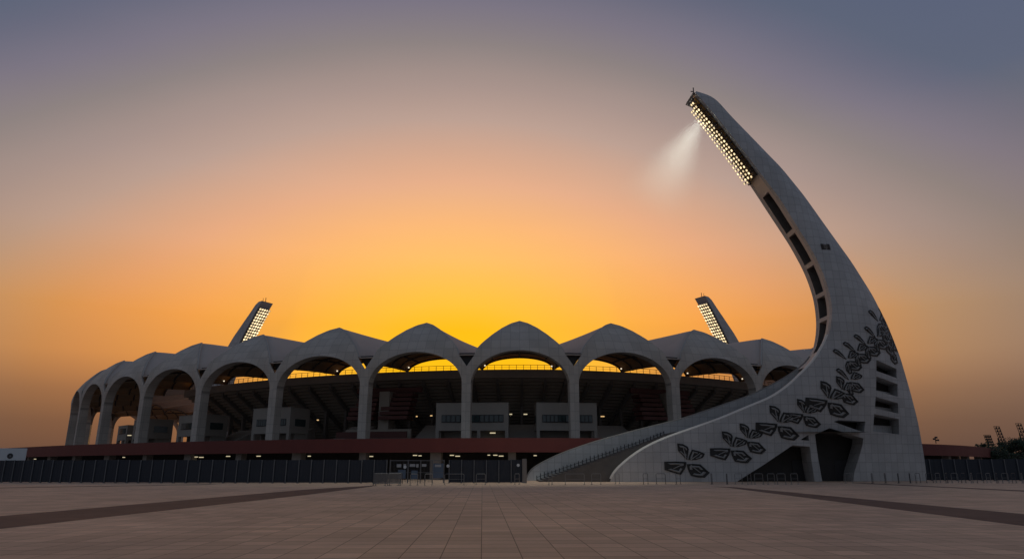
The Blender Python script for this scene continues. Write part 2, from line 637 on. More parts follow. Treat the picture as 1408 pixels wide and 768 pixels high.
def front_pair(t):
    """t 0..1 along an arch: lower (opening) and upper (gable) edge"""
    lo = opening(math.pi * t)
    # upper polyline: up the column edge, then the gable
    q = abs(2 * t - 1)                   # 1 at the springs, 0 at the crown
    if q > 0.9:
        up = (0.5, 0.0, SPRING + (17.9 - SPRING) * (1 - (q - 0.9) / 0.1))
    else:
        up = gable(q / 0.9)
    sgn = -1 if t < 0.5 else 1
    return lo, (sgn * abs(up[0]), up[1], up[2])


def bay_mesh(k):
    kc = k + 0.5

    def P(d, extra=0.0, dz=0.0):
        return ring(kc + d[0], d[1] + extra, d[2] + dz)
    m = SB()
    ts = [i / NA for i in range(NA + 1)]
    extra_ts = [0.05, 0.95, 0.5 - 0.45 * 0.835, 0.5 + 0.45 * 0.835]
    ts = sorted(set([round(x, 5) for x in ts + extra_ts]))
    NR = 7
    front, rear = [], []
    for t in ts:
        lo, up = front_pair(t)
        fr, re = [], []
        for j in range(NR + 1):
            v = j / NR
            bulge = -0.55 * math.sin(math.pi * v) * math.sin(math.pi * t)
            d = tuple(lo[i] * (1 - v) + up[i] * v for i in range(3))
            uv = (d[0] * STEP, d[2])
            fr.append(m.vert(P(d, bulge), uv))
            re.append(m.vert(P(d, 1.8 * (1 - v) + 0.45 * v + bulge * 0.8, -0.25 * v), uv))
        front.append(fr)
        rear.append(re)
    for A, B in ((front, 0), (rear, 1)):
        for a, b in zip(A, A[1:]):
            for j in range(NR):
                m.face((a[j], b[j], b[j + 1], a[j + 1]))
    for i in range(len(ts) - 1):
        m.face((front[i][0], front[i + 1][0], rear[i + 1][0], rear[i][0]))
        m.face((front[i][NR], front[i + 1][NR], rear[i + 1][NR], rear[i][NR]))
    for i in (0, len(ts) - 1):
        for j in range(NR):
            m.face((front[i][j], front[i][j + 1], rear[i][j + 1], rear[i][j]))
    bay = m.build("roof_bay", "shell", stadium, smooth=True)

    # coping along the gable edge
    m = SB()
    cp = []
    for i in range(41):
        s = -0.985 + 1.97 * i / 40
        if abs(s) > 0.835:
            s = math.copysign(0.835, s)
        d = gable(s)
        cp.append(P(d, 0.25, -0.08))
    m.tube([p for i, p in enumerate(cp) if i == 0 or p != cp[i - 1]], 0.2, 6)
    m.build("coping", "pale_concrete", bay, smooth=True)

    # upper membrane from the gable edge inwards
    m = SB()
    ridge_in = 27.6

    def top(u, v):
        s = 2 * u - 1
        a = abs(s)
        if a <= 0.9:
            d = gable(math.copysign(a / 0.9 * 0.835, s))
        else:
            q = (a - 0.9) / 0.1
            d = (math.copysign(0.5 * (0.835 + 0.165 * q), s), 0.0, 20.0)
        o0 = d[1] + 0.3
        zin = 24.9 + (ridge_in - 24.9) * (1 - a ** 1.8)
        o = o0 + v * (34 - o0)
        z = d[2] * (1 - v) + zin * v - 0.25 * math.sin(math.pi * v) * (0.3 + 0.7 * a) + (-0.06 if v == 0 else 0)
        return ring(kc + d[0], o, z)
    m.grid(top, 40, 14, 0, lambda u, v: (u * STEP, v * 34))
    o = m.build("roof_membrane", "membrane", bay, smooth=True, fix=False)
    md = o.modifiers.new("thick", "SOLIDIFY")
    md.thickness = 0.2
    # ceiling vault from the arch to the rear arch over the stand
    m = SB()

    def ceil_pt(u, v):
        ph = math.pi * u
        c0, s0 = -math.cos(ph), max(math.sin(ph), 0.0)
        za = 18.9 + 2.2 * s0 ** 0.9
        zb = 19.8 + 2.65 * s0 ** 0.9
        return ring(kc + 0.5 * c0, 2.1 + (18.4 - 2.1) * v, za * (1 - v) + zb * v + 0.8 * math.sin(math.pi * v) * (0.2 + 0.8 * s0))
    m.grid(ceil_pt, 28, 10, 0, None)
    o = m.build("ceiling", "ceiling", bay, smooth=True, fix=False)
    md = o.modifiers.new("thick", "SOLIDIFY")
    md.thickness = 0.12
    for v in (0.25, 0.5, 0.75, 1.0):
        m = SB()
        pts = [Vector(ceil_pt(0.02 + 0.96 * i / 26, v)) - Vector((0, 0, 0.22)) for i in range(27)]
        m.tube(pts, 0.2 if v < 1 else 0.26, 6)
        m.build("rib", "rib", bay, smooth=True)
    for u in (0.25, 0.5, 0.75):
        m = SB()
        m.tube([Vector(ceil_pt(u, 0.04 + 0.94 * i / 8)) - Vector((0, 0, 0.25)) for i in range(9)], 0.18, 6)
        m.build("rafter", "rib", bay, smooth=True)
    # dark infill of the gutter mouth on the left of the bay
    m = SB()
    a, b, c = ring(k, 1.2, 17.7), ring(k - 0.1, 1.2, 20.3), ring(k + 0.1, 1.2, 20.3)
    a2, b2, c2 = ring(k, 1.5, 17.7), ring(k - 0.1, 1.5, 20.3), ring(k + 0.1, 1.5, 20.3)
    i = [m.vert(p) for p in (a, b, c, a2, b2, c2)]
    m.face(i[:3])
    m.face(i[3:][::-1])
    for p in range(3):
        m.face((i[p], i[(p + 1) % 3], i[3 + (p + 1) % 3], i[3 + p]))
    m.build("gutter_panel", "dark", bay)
    # small spots at the foot of the vault
    if k >= -4:
        for dk in (-0.055, 0.045):
            c = Vector(ring(k + dk, 17.2, 20.3 + (0.15 if dk > 0 else 0)))
            m = SB()
            m.box(c.x - 0.13, c.x + 0.13, c.y - 0.2, c.y - 0.1, c.z - 0.12, c.z + 0.12, 0)
            m.box(c.x - 0.17, c.x + 0.17, c.y - 0.09, c.y + 0.25, c.z - 0.16, c.z + 0.16, 1)
            m.build("spot_lamp", ["spot", "dark"], bay)
    return bay


for k in range(K0, K1 + 1):
    bay_mesh(k)
for k in range(K0, K1 + 2):
    m = SB()
    cw = CW
    def q(d, o, z):
        return ring(k + d, o, z)
    for z0, z1, wa, wb in ((DECK - 0.02, SPRING, cw * 0.93, cw),):
        n = 6
        for i in range(n):
            za, zb = z0 + (z1 - z0) * i / n, z0 + (z1 - z0) * (i + 1) / n
            a_, b_ = wa + (wb - wa) * i / n, wa + (wb - wa) * (i + 1) / n
            lo = [m.vert(q(-a_, 0, za), (-0.9, za)), m.vert(q(a_, 0, za), (0.9, za)), m.vert(q(a_, 1.8, za), (3.1, za)), m.vert(q(-a_, 1.8, za), (4.9, za))]
            hi = [m.vert(q(-b_, 0, zb), (-0.9, zb)), m.vert(q(b_, 0, zb), (0.9, zb)), m.vert(q(b_, 1.8, zb), (3.1, zb)), m.vert(q(-b_, 1.8, zb), (4.9, zb))]
            for e in range(4):
                f2 = (e + 1) % 4
                m.face((lo[e], lo[f2], hi[f2], hi[e]))
    m.build("column", "shell", stadium)

# ---- stand behind the arches
KS0, KS1 = -5.1, 6.6
NK = 66
ks = [KS0 + (KS1 - KS0) * i / NK for i in range(NK + 1)]


def extrude_ring(profile, mat, name, parent, ks=ks, closed=True):
    m = SB()
    rows = [[m.vert(ring(k, o, z), (k * STEP, z + o)) for o, z in profile] for k in ks]
    n = len(profile)
    for a, b in zip(rows, rows[1:]):
        for i in range(n if closed else n - 1):
            j = (i + 1) % n
            m.face((a[i], b[i], b[j], a[j]))
    if closed:
        m.face(rows[0])
        m.face(rows[-1][::-1])
    return m.build(name, mat, parent)


prof = [(18.0, 18.2), (18.0, 19.8), (18.6, 19.8)]
ns = 19
o_, z_ = 18.6, 18.55
for i in range(ns):
    prof_in = (o_, z_)
stand = extrude_ring([(18.0, 18.2), (18.0, 19.8), (19.2, 19.8), (19.2, 18.2)], "pale_concrete", "parapet_beam", stadium)
steps = [(19.2, 18.2)]
o_, z_ = 19.2, 18.2
for i in range(19):
    z_ -= 0.55
    steps.append((o_, z_))
    o_ += 0.8
    steps.append((o_, z_))
outer = [(o + 0.9, z + 0.9) for o, z in steps[::-1]]
tier = extrude_ring(steps + outer, "stand", "seating_tier", stadium)
extrude_ring([(35.5, DECK), (35.5, 9.5), (36.0, 9.5), (36.0, DECK)], "stand", "inner_wall", stadium)
# railing along the parapet
m = SB()
kk = [KS0 + (KS1 - KS0) * i / 120 for i in range(121)]
for i, k in enumerate(kk):
    m.bar(ring(k, 18.3, 19.8), ring(k, 18.3, 20.7), 0.09)
    if i:
        m.bar(ring(kk[i - 1], 18.3, 20.7), ring(k, 18.3, 20.7), 0.08)
        m.bar(ring(kk[i - 1], 18.3, 20.25), ring(k, 18.3, 20.25), 0.045)
m.build("railing", "rib", stadium)
i = 0
k = -4.8
while k < 6.5:
    m = SB()
    w2 = 0.018
    for (oa, za), (ob, zb) in (((19.0, 18.15), (30.5, 10.2)),):
        m.hexa([ring(k - w2, oa, za - 1.0), ring(k + w2, oa, za - 1.0), ring(k + w2, ob, zb - 1.0), ring(k - w2, ob, zb - 1.0)],
               [ring(k - w2, oa, za), ring(k + w2, oa, za), ring(k + w2, ob, zb), ring(k - w2, ob, zb)])
    m.hexa([ring(k - w2, 24.6, DECK), ring(k + w2, 24.6, DECK), ring(k + w2, 25.4, DECK), ring(k - w2, 25.4, DECK)],
           [ring(k - w2, 24.6, 13.4), ring(k + w2, 24.6, 13.4), ring(k + w2, 25.4, 13.0), ring(k - w2, 25.4, 13.0)])
    m.build("raker_beam", "concrete", stadium)
    k += 1 / 3
# flights of steps between the cabins
for kc, hw in ((-2.55, 0.2), (-1.62, 0.16), (-0.45, 0.3), (0.52, 0.22), (1.65, 0.35), (-3.5, 0.2)):
    m = SB()
    for i in range(14):
        o0, z1 = 11.0 + i * 0.62, DECK + (i + 1) * 0.27
        m.hexa([ring(kc - hw, o0, DECK), ring(kc + hw, o0, DECK), ring(kc + hw, o0 + 0.62, DECK), ring(kc - hw, o0 + 0.62, DECK)],
               [ring(kc - hw, o0, z1), ring(kc + hw, o0, z1), ring(kc + hw, o0 + 0.62, z1), ring(kc - hw, o0 + 0.62, z1)])
    m.build("step_flight", "pale_concrete", stadium)

# cabins on the deck


def cabin(kc, width, h=6.7, o0=6.5, dep=5.5):
    hw = width / STEP / 2

    def B(m, a, b, oa, ob, za, zb, mat=0):
        m.hexa([ring(kc + a, oa, za), ring(kc + b, oa, za), ring(kc + b, ob, za), ring(kc + a, ob, za)],
               [ring(kc + a, oa, zb), ring(kc + b, oa, zb), ring(kc + b, ob, zb), ring(kc + a, ob, zb)], mat)
    m = SB()
    z0 = DECK
    B(m, -hw, hw, o0, o0 + dep, z0 + 2.1, z0 + h)
    e = 0.6 / STEP
    for a in (-hw, -e / 2 + 0.19 * hw, hw - e):
        B(m, a, a + e, o0 + 0.003, o0 + 0.6, z0, z0 + 2.1)
    B(m, -hw, -hw + e, o0 + dep - 0.6, o0 + dep - 0.003, z0, z0 + 2.1)
    B(m, hw - e, hw, o0 + dep - 0.6, o0 + dep - 0.003, z0, z0 + 2.1)
    B(m, -hw + 0.03, hw - 0.03, o0 + dep * 0.6, o0 + dep * 0.6 + 0.2, z0, z0 + 2.09)
    for sg in (-1, 1):
        B(m, sg * (hw - 0.02) - 0.006, sg * (hw - 0.02) + 0.006, o0 + 2.0, o0 + dep - 0.61, z0, z0 + 2.09)
    B(m, -hw - 0.004, hw + 0.004, o0 - 0.06, o0 + dep + 0.06, z0 + h, z0 + h + 0.12)
    c = m.build("cabin", "cabin", stadium)
    # window strip on the front
    m = SB()
    za, zb = z0 + 3.45, z0 + 4.75
    wa, wb = -hw + 0.06, hw - 0.05
    B(m, wa, wb, o0 - 0.05, o0 - 0.01, za, zb)
    m.build("window", "dark", c)
    n = 13
    m = SB()
    for i in range(n):
        a = wa + (wb - wa) * (i + 0.1) / n
        b = wa + (wb - wa) * (i + 0.9) / n
        B(m, a, b, o0 - 0.10, o0 - 0.06, za + 0.12, zb - 0.12)
    m.build("pane", "glass", c)
    # windows on both ends
    for sg in (-1, 1):
        m = SB()
        a, b = sorted((sg * (hw + 0.002), sg * (hw + 0.006)))
        B(m, a, b, o0 + 1.4, o0 + dep - 1.2, za, zb)
        m.build("side_window", "glass", c)


for kc, wd in ((0, 13.4), (1, 11.5), (-2.32, 9.0), (-3.58, 8.4), (-4.72, 7.0), (-5.28, 6.0)):
    cabin(kc, wd, 6.7 if kc > -3 else 6.2 if kc > -5 else 5.3)
for kc, z in ((0.33, DECK + 1.5),):
    pass

# red stair cores


def stair_core(kc):
    m = SB()
    o0 = 8.5

    def B(a, b, oa, ob, za, zb, mat=0):
        m.hexa([ring(kc + a, oa, za), ring(kc + b, oa, za), ring(kc + b, ob, za), ring(kc + a, ob, za)],
               [ring(kc + a, oa, zb), ring(kc + b, oa, zb), ring(kc + b, ob, zb), ring(kc + a, ob, zb)], mat)
    for (a, b) in ((-0.44, -0.14), (-0.07, 0.26)):
        z = DECK + 4.3
        for i in range(6):
            sh = 0.05 * (1 if i > 2 else 0)
            h = 0.85
            B(a + sh, b, o0 + 0.5 * i, o0 + 0.5 * i + 3, z, z + h * 0.72)
            z += h
    B(-0.46, 0.34, o0 + 3.6, o0 + 4.2, DECK + 9.4, DECK + 10.3)
    B(-0.50, -0.2, o0 - 1.5, o0 - 1.2, DECK + 1.0, DECK + 2.1)
    B(-0.19, 0.30, o0 - 1.5, o0 - 1.2, DECK + 1.0, DECK + 2.1)
    B(-0.46, 0.3, o0 + 0.5, o0 + 1.0, DECK, DECK + 2.6, 1)
    B(-0.1, 0.02, o0 + 1.2, o0 + 4, DECK, DECK + 9.4, 1)
    m.build("stair_core", ["redwall", "stand"], stadium)


stair_core(-1)
stair_core(2.35)
# lamps inside the concourse
for px, py, d, wd, mt in ((437, 577, 128, 0.16, "warm"), (349, 574, 140, 0.12, "warm"), (593, 571, 128, 0.2, "warm"), (573, 572, 128, 0.14, "warm"), (701.5, 569, 128, 0.36, "tube"),
                      (722.5, 569, 128, 0.34, "tube"), (828.5, 572, 128, 0.34, "warm"), (677.5, 594.7, 121, 0.48, "tube"), (178, 598, 152, 0.4, "tube")):
    c = at_depth(px, py, d)
    m = SB()
    m.box(c[0] - wd, c[0] + wd, c[1] - 0.08, c[1] + 0.08, c[2] - 0.09, c[2] + 0.09, 0)
    m.box(c[0] - wd, c[0] + wd, c[1] - 0.05, c[1] + 0.05, c[2] + 0.09, c[2] + 0.16, 1)
    m.build("concourse_lamp", [mt, "dark"], stadium)

# ------------------------------------------------------------------ the big floodlight tower
YF = 85.5
NEAR = [(839.4, 662.6), (839.4, 654), (844, 650), (855, 639), (871, 625.7), (887.7, 615), (913, 603), (939.5, 593.8), (990.5, 576), (1033, 558), (1063, 546), (1087, 529), (1110, 506), (1118, 499), (1129, 482),
        (1139.5, 462), (1144, 440), (1144.5, 420), (1140.6, 402), (1131.8, 374), (1116, 342.5), (1091.4, 303.8), (1072, 272), (1052.7, 247.6), (1037, 226), (1012, 194), (985, 160), (963, 135), (954, 125)]
RIGHT = [(1274.5, 660.8), (1274, 651.4), (1270, 623), (1262.6, 581), (1252, 539.5), (1237.5, 489.4), (1221, 447.7), (1200, 406), (1171, 360), (1140.6, 318), (1105.5, 268.7), (1074, 230), (1060, 216), (1030.7, 185.6), (1006.5, 161),
         (983, 134.5), (970, 129), (954.5, 124.8)]
FAR = [(723.6, 660.0), (723.6, 649), (743.7, 636.6), (774.7, 622), (820, 606.5), (869.5, 593), (909.6, 583), (940, 575.5), (977.7, 562.5), (1033, 543.6), (1075.7, 522), (1105.5, 502.5), (1116, 490), (1121.3, 479.6), (1125.0, 455), (1125.3, 441),
       (1121.3, 409), (1109, 374), (1088, 335.5), (1059.8, 293), (1037, 258), (1017, 229), (990, 193), (965, 160), (947, 138)]
ZT = at_depth(954, 125, YF)[2]


def dev_edge(z):
    return 6.8 * max(0.02, 1 - z / (ZT + 3)) ** 0.8


nl = np.array([at_depth(x, y, YF) for x, y in NEAR])
nl[0, 2] = 0.0
nlz, nlx = nl[:, 2], nl[:, 0]
rz_, rx_ = [], []
for x, y in RIGHT:
    Y = YF + 4
    for _ in range(20):
        p = at_depth(x, y, Y)
        Y = YF + dev_edge(max(p[2], 0))
    rz_.append(max(p[2], 0))
    rx_.append(p[0])
rz_[0] = 0.0
order = np.argsort(rz_)
rz_, rx_ = np.array(rz_)[order], np.array(rx_)[order]


def smooth_curve(z, x, n=220):
    """resample along the arc and smooth a little"""
    L = np.concatenate([[0], np.cumsum(np.hypot(np.diff(z), np.diff(x)))])
    u = np.linspace(0, L[-1], n)
    Z, X = np.interp(u, L, z), np.interp(u, L, x)
    kx = np.hanning(15)
    kx /= kx.sum()
    Zp, Xp = np.pad(Z, 7, "reflect", reflect_type="odd"), np.pad(X, 7, "reflect", reflect_type="odd")
    Z2, X2 = np.convolve(Zp, kx, "valid"), np.convolve(Xp, kx, "valid")
    Z2[0], X2[0], Z2[-1], X2[-1] = Z[0], X[0], Z[-1], X[-1]
    return Z2, X2


nlz, nlx = smooth_curve(nlz, nlx)
rz_, rx_ = smooth_curve(rz_, rx_)
nlz = np.maximum.accumulate(nlz)
rz_ = np.maximum.accumulate(rz_)


def xL(z):
    return float(np.interp(z, nlz, nlx))


def xR(z):
    return float(np.interp(z, rz_, rx_))


def face_y(x, z):
    a, b = xL(z), xR(z)
    q = min(max((x - a) / max(b - a, 0.3), 0), 1)
    return YF + dev_edge(z) * q ** 2.2


def on_face(px, py):
    Y = YF + 1
    for _ in range(12):
        p = at_depth(px, py, Y)
        Y = face_y(p[0], p[2])
    return p[0], Y, p[2]


def far_y(x, z):
    a = min(max((36 - x) / 34, 0), 1) * min(max(1 - (z - 7) / 14, 0), 1)
    return YF + 4.0 + 6.0 * a


fz, fxx = [], []
for x, y in FAR:
    Y = YF + 5
    for _ in range(20):
        p = at_depth(x, y, Y)
        Y = far_y(p[0], p[2])
    fz.append(max(p[2], 0))
    fxx.append(p[0])
fz[0] = 0.0
fz, fxx = smooth_curve(np.array(fz), np.array(fxx))
fz = np.maximum.accumulate(fz)


def xFar(z):
    return float(np.interp(z, fz, fxx))


tower = empty("floodlight_tower", (33, YF, 0))
tag(tower, "huge curved white tower with dark flower reliefs, a staircase and lit lamps under its tip", "floodlight tower", "curved floodlight towers around the stadium")
TO = Vector(tower.location)


class TB(MB):
    def build(s, *a, **k):
        s.v = [(x - TO.x, y - TO.y, z - TO.z) for x, y, z in s.v]
        return MB.build(s, *a, **k)


def inside(p, poly):
    x, y = p
    c = False
    n = len(poly)
    j = n - 1
    for i in range(n):
        xi, yi = poly[i]
        xj, yj = poly[j]
        if (yi > y) != (yj > y) and x < (xj - xi) * (y - yi) / (yj - yi) + xi:
            c = not c
        j = i
    return c


def densify(poly, step=1.0, closed=True):
    outp = []
    n = len(poly)
    for i in range(n if closed else n - 1):
        a, b = poly[i], poly[(i + 1) % n]
        L = math.hypot(b[0] - a[0], b[1] - a[1])
        c = max(1, int(round(L / step)))
        for q in range(c):
            outp.append((a[0] + (b[0] - a[0]) * q / c, a[1] + (b[1] - a[1]) * q / c))
    return outp


def dedupe(poly, eps=0.05):
    o = []
    for p in poly:
        if not o or math.hypot(p[0] - o[-1][0], p[1] - o[-1][1]) > eps:
            o.append(p)
    if math.hypot(o[0][0] - o[-1][0], o[0][1] - o[-1][1]) < eps:
        o.pop()
    return o


def sheet(outline, holes, ydepth, thick, reveal, step=1.1):
    """curved sheet in x,z with holes: front at ydepth(x,z), back thick behind, hole reveals"""
    pts, edges = [], []
    loops = []
    for lp in [outline] + holes:
        s0 = len(pts)
        pts += lp
        n = len(lp)
        edges += [(s0 + i, s0 + (i + 1) % n) for i in range(n)]
        loops.append(list(range(s0, s0 + n)))
    xs = [p[0] for p in outline]
    zs = [p[1] for p in outline]
    arr = np.array(pts)
    x = min(xs)
    while x < max(xs):
        z = min(zs)
        while z < max(zs):
            q = (x + 0.013, z + 0.017)
            if inside(q, outline) and not any(inside(q, h) for h in holes):
                if np.min(np.hypot(arr[:, 0] - q[0], arr[:, 1] - q[1])) > step * 0.5:
                    pts.append(q)
            z += step
        x += step
    vo, eo, fo, ov, oe, of = delaunay_2d_cdt([Vector(p) for p in pts], edges, [], 0, 1e-5)
    m = TB()
    A = [m.vert((p.x, ydepth(p.x, p.y), p.y), (p.x, p.y)) for p in vo]
    Bk = [m.vert((p.x, ydepth(p.x, p.y) + thick, p.y), (p.x, p.y)) for p in vo]
    for f in fo:
        c = (sum(vo[i].x for i in f) / len(f), sum(vo[i].y for i in f) / len(f))
        if inside(c, outline) and not any(inside(c, h) for h in holes):
            m.face([A[i] for i in f])
            m.face([Bk[i] for i in f][::-1])
    for li, lp in enumerate([outline] + holes):
        rv = thick if li == 0 else reveal
        n = len(lp)
        for i in range(n):
            p, q = lp[i], lp[(i + 1) % n]
            y0, y1 = ydepth(*p), ydepth(*q)
            if li == 0 and p[1] < 0.01 and q[1] < 0.01:
                continue
            rr = reveal if (li == 0 and len(p) > 2) else rv
            m.poly([(p[0], y0, p[1]), (q[0], y1, q[1]), (q[0], y1 + rr, q[1]), (p[0], y0 + rr, p[1])],
                   0, [(p[0], p[1]), (q[0], q[1]), (q[0] + rr, q[1]), (p[0] + rr, p[1])])
    return m


def face_poly(pix):
    return [(lambda p: (p[0], max(p[2], 0.0)))(on_face(x, y)) for x, y in pix]


entry1 = face_poly([(1013, 663), (1050, 638.5), (1090, 611.5), (1113.5, 613.6), (1120.5, 663)])
entry2 = face_poly([(1130.8, 663), (1120.6, 596.7), (1141, 588), (1187, 602.2), (1186, 611.5), (1181.6, 627), (1175, 647.5), (1173.5, 663)])
for e in (entry1, entry2):
    e[0] = (e[0][0], 0.0)
    e[-1] = (e[-1][0], 0.0)
holes = [face_poly(h) for h in (
    [(1100.5, 604.3), (1111.5, 597.3), (1112.6, 605.2)],
    [(1146.5, 579.2), (1153.5, 577), (1190, 579), (1188, 594), (1160, 584.3)],
    [(1205, 494.5), (1232.6, 507), (1233, 519.6), (1205, 509.5)],
    [(1205, 517), (1234, 527.8), (1234.4, 545), (1204.5, 537)],
    [(1204, 545), (1235, 554), (1235.4, 568), (1203, 561)],
    [(1202, 568.6), (1236, 575.6), (1236.4, 596.6), (1200.3, 592.6)])]
nz_samp = np.arange(0, ZT, 1.0)
left_line = list(zip(nlx[::2], nlz[::2]))
right_line = list(zip(rx_[::2], rz_[::2]))[::-1]
outline = []
outline += [(x, z) for x, z in left_line]                      # up the concave edge
outline += [(x, z) for x, z in right_line]                     # down the convex edge to the base
base_pts = [(xR(0), 0.0)] + entry2[::-1] + entry1[::-1] + [(xL(0), 0.0)]
outline += densify(base_pts, 1.0, closed=False)[1:]
outline = dedupe([(float(a), float(b)) for a, b in outline])
holes = [dedupe(densify(h, 1.0)) for h in holes]
m = sheet(outline, holes, face_y, 0.7, 2.3)
front_wall = m.build("front_wall", "cladding", tower, smooth=True)
# jambs of the two entrances, deep into the tower
for e in (entry1, entry2):
    m = TB()
    d = densify(e, 1.0, closed=False) + [e[-1]]
    for a, b in zip(d, d[1:]):
        ya, yb = face_y(*a) + 0.7, face_y(*b) + 0.7
        m.poly([(a[0], ya, a[1]), (b[0], yb, b[1]), (b[0], yb + 2.2, b[1]), (a[0], ya + 2.2, a[1])], 0,
               [(a[0], a[1]), (b[0], b[1]), (b[0] + 2.2, b[1]), (a[0] + 2.2, a[1])])
    m.build("entrance_jamb", "cladding", tower, fix=False)
# rear wall
rl = list(zip(fxx[::2], fz[::2]))
zr = [z for z in np.linspace(fz[-1] - 0.4, 0, 50)]


def rear_y(x, z):
    a, b = xFar(z), xR(z)
    q = min(max((x - a) / max(b - a, 0.3), 0), 1)
    y = far_y(x, z) + 0.85 * dev_edge(z) * q ** 2.2
    return max(y, face_y(x, z) + 2.6) if q > 0.2 else y


out2 = dedupe([(float(x), float(z)) for x, z in rl] + [(xR(z) - 0.25, float(z)) for z in zr])
m = sheet(out2, [], rear_y, 0.6, 0.6, 1.4)
m.build("rear_wall", "cladding", tower, smooth=True)
# convex edge strip that closes the body
m = TB()
zs = np.linspace(0, fz[-1] - 0.4, 70)
for a, b in zip(zs, zs[1:]):
    m.poly([(xR(a) - 0.02, face_y(xR(a), a) + 0.7, a), (xR(b) - 0.02, face_y(xR(b), b) + 0.7, b), (xR(b) - 0.27, rear_y(xR(b) - 0.25, b), b), (xR(a) - 0.27, rear_y(xR(a) - 0.25, a), a)])
m.build("edge_wall", "cladding", tower, fix=False)

# soffit on the concave side with its recessed openings
ZS0 = at_depth(1113, 502, YF)[2]
ZS1 = min(fz[-1], ZT) - 0.1


def edge_pt(z, v):
    a = Vector((xL(z) + 0.02, YF + 0.7, z))
    b = Vector((xFar(z) + 0.02, far_y(xFar(z), z) - 0.002, z))
    return a.lerp(b, v)


def edge_n(z):
    t = Vector((xL(z + 0.5) - xL(z - 0.5), 0, 1.0)).normalized()
    return Vector((-t.z, 0, t.x))


RIBS = [at_depth(x, y, YF)[2] for x, y in ((1061, 258), (1097, 312), (1124.5, 357), (1138, 399), (1143.5, 433), (1131, 480))]
m = TB()


def soffit(z0, z1, v0, v1, dep=0.0, mat=0, n=None):
    n = n or max(1, int(abs(z1 - z0) / 0.8))
    for i in range(n):
        a, b = z0 + (z1 - z0) * i / n, z0 + (z1 - z0) * (i + 1) / n
        m.poly([edge_pt(a, v0) - edge_n(a) * dep, edge_pt(b, v0) - edge_n(b) * dep, edge_pt(b, v1) - edge_n(b) * dep, edge_pt(a, v1) - edge_n(a) * dep], mat)


V0, V1, DEPTH = 0.22, 0.87, 1.9
soffit(ZS0, RIBS[-1], 0, 1)
soffit(RIBS[-1], RIBS[0], 0, V0)
soffit(RIBS[-1], RIBS[0], V1, 1)
soffit(RIBS[0], ZS1, 0, 1)
for zr1, zr0 in zip(RIBS, RIBS[1:]):
    lo, hi = zr0 + 0.27, zr1 - 0.27
    if zr0 == RIBS[-1]:
        lo = zr0
    if zr1 == RIBS[0]:
        hi = zr1
    # rib between openings
    if hi < zr1:
        soffit(hi, zr1 + 0.27, V0, V1, 0, 0, 1)
    soffit(lo, hi, V0, V1, DEPTH, 1)
    for v in (V0, V1):
        n = max(1, int((hi - lo) / 0.8))
        for i in range(n):
            a, b = lo + (hi - lo) * i / n, lo + (hi - lo) * (i + 1) / n
            m.poly([edge_pt(a, v), edge_pt(b, v), edge_pt(b, v) - edge_n(b) * DEPTH, edge_pt(a, v) - edge_n(a) * DEPTH], 2)
    for z in (lo, hi):
        m.poly([edge_pt(z, V0), edge_pt(z, V1), edge_pt(z, V1) - edge_n(z) * DEPTH, edge_pt(z, V0) - edge_n(z) * DEPTH], 0)
m.build("soffit", ["lit_soffit", "dim", "stairs"], tower, fix=False)  # sunset light in the pale colour, recess shade in the dark ones
# coping along the front wall's edge, caught sky light put into its pale colour
m = TB()
zz = [z for z in np.linspace(0.3, at_depth(1140, 460, YF)[2], 60)]
m.tube([(xL(z) - 0.02, YF + 0.3, z + 0.03) for z in zz], 0.23, 6)
m.build("coping", "coping", tower, smooth=True)
m = TB()
zz = [z for z in np.linspace(0.3, at_depth(1116, 490, YF + 4)[2], 60)]
m.tube([(xFar(z), far_y(xFar(z), z) + 0.25, z + 0.03) for z in zz], 0.16, 6)
m.build("coping", "concrete", tower, smooth=True)

# lamp bank under the tip
ZB0, ZB1 = at_depth(1043, 236, YF)[2], at_depth(958, 129.5, YF)[2]
m = TB()
nn = 12
for i in range(nn + 1):
    z = ZB0 + (ZB1 - ZB0) * i / nn
    n_ = edge_n(z)
    m.bar(edge_pt(z, 0.05) + n_ * 0.02, edge_pt(z, 0.05) + n_ * 0.5, 0.14)
    m.bar(edge_pt(z, 1.0) + n_ * 0.02, edge_pt(z, 1.0) + n_ * 0.5, 0.14)
    m.bar(edge_pt(z, 0.02) + n_ * 0.42, edge_pt(z, 1.06) + n_ * 0.42, 0.1)
for v in (0.05, 0.37, 0.7, 1.02):
    for i in range(nn):
        za, zb = ZB0 + (ZB1 - ZB0) * i / nn, ZB0 + (ZB1 - ZB0) * (i + 1) / nn
        m.bar(edge_pt(za, v) + edge_n(za) * 0.45, edge_pt(zb, v) + edge_n(zb) * 0.45, 0.1)
for i in range(nn):
    za, zb = ZB0 + (ZB1 - ZB0) * i / nn, ZB0 + (ZB1 - ZB0) * (i + 1) / nn
    m.poly([edge_pt(za, 0.0) + edge_n(za) * 0.12, edge_pt(zb, 0.0) + edge_n(zb) * 0.12, edge_pt(zb, 1.0) + edge_n(zb) * 0.12, edge_pt(za, 1.0) + edge_n(za) * 0.12])
bank = m.build("lamp_bank", "dark", tower, fix=False)


def lamp_mesh(r):
    mb = MB()
    n = 10
    def circ(rad, z):
        return [mb.vert((rad * math.cos(2 * math.pi * i / n), rad * math.sin(2 * math.pi * i / n), z)) for i in range(n)]
    a, b, c = circ(r * 0.45, -0.35), circ(r, 0.05), circ(r * 0.88, 0.03)
    for i in range(n):
        j = (i + 1) % n
        mb.face((a[i], a[j], b[j], b[i]), 1)
        mb.face((b[i], b[j], c[j], c[i]), 1)
    mb.face(a[::-1], 1)
    mb.face(c, 0)
    o = mb.build("floodlight", ["lens", "dark"], None, fix=False)
    me = o.data
    bpy.data.objects.remove(o)
    return me


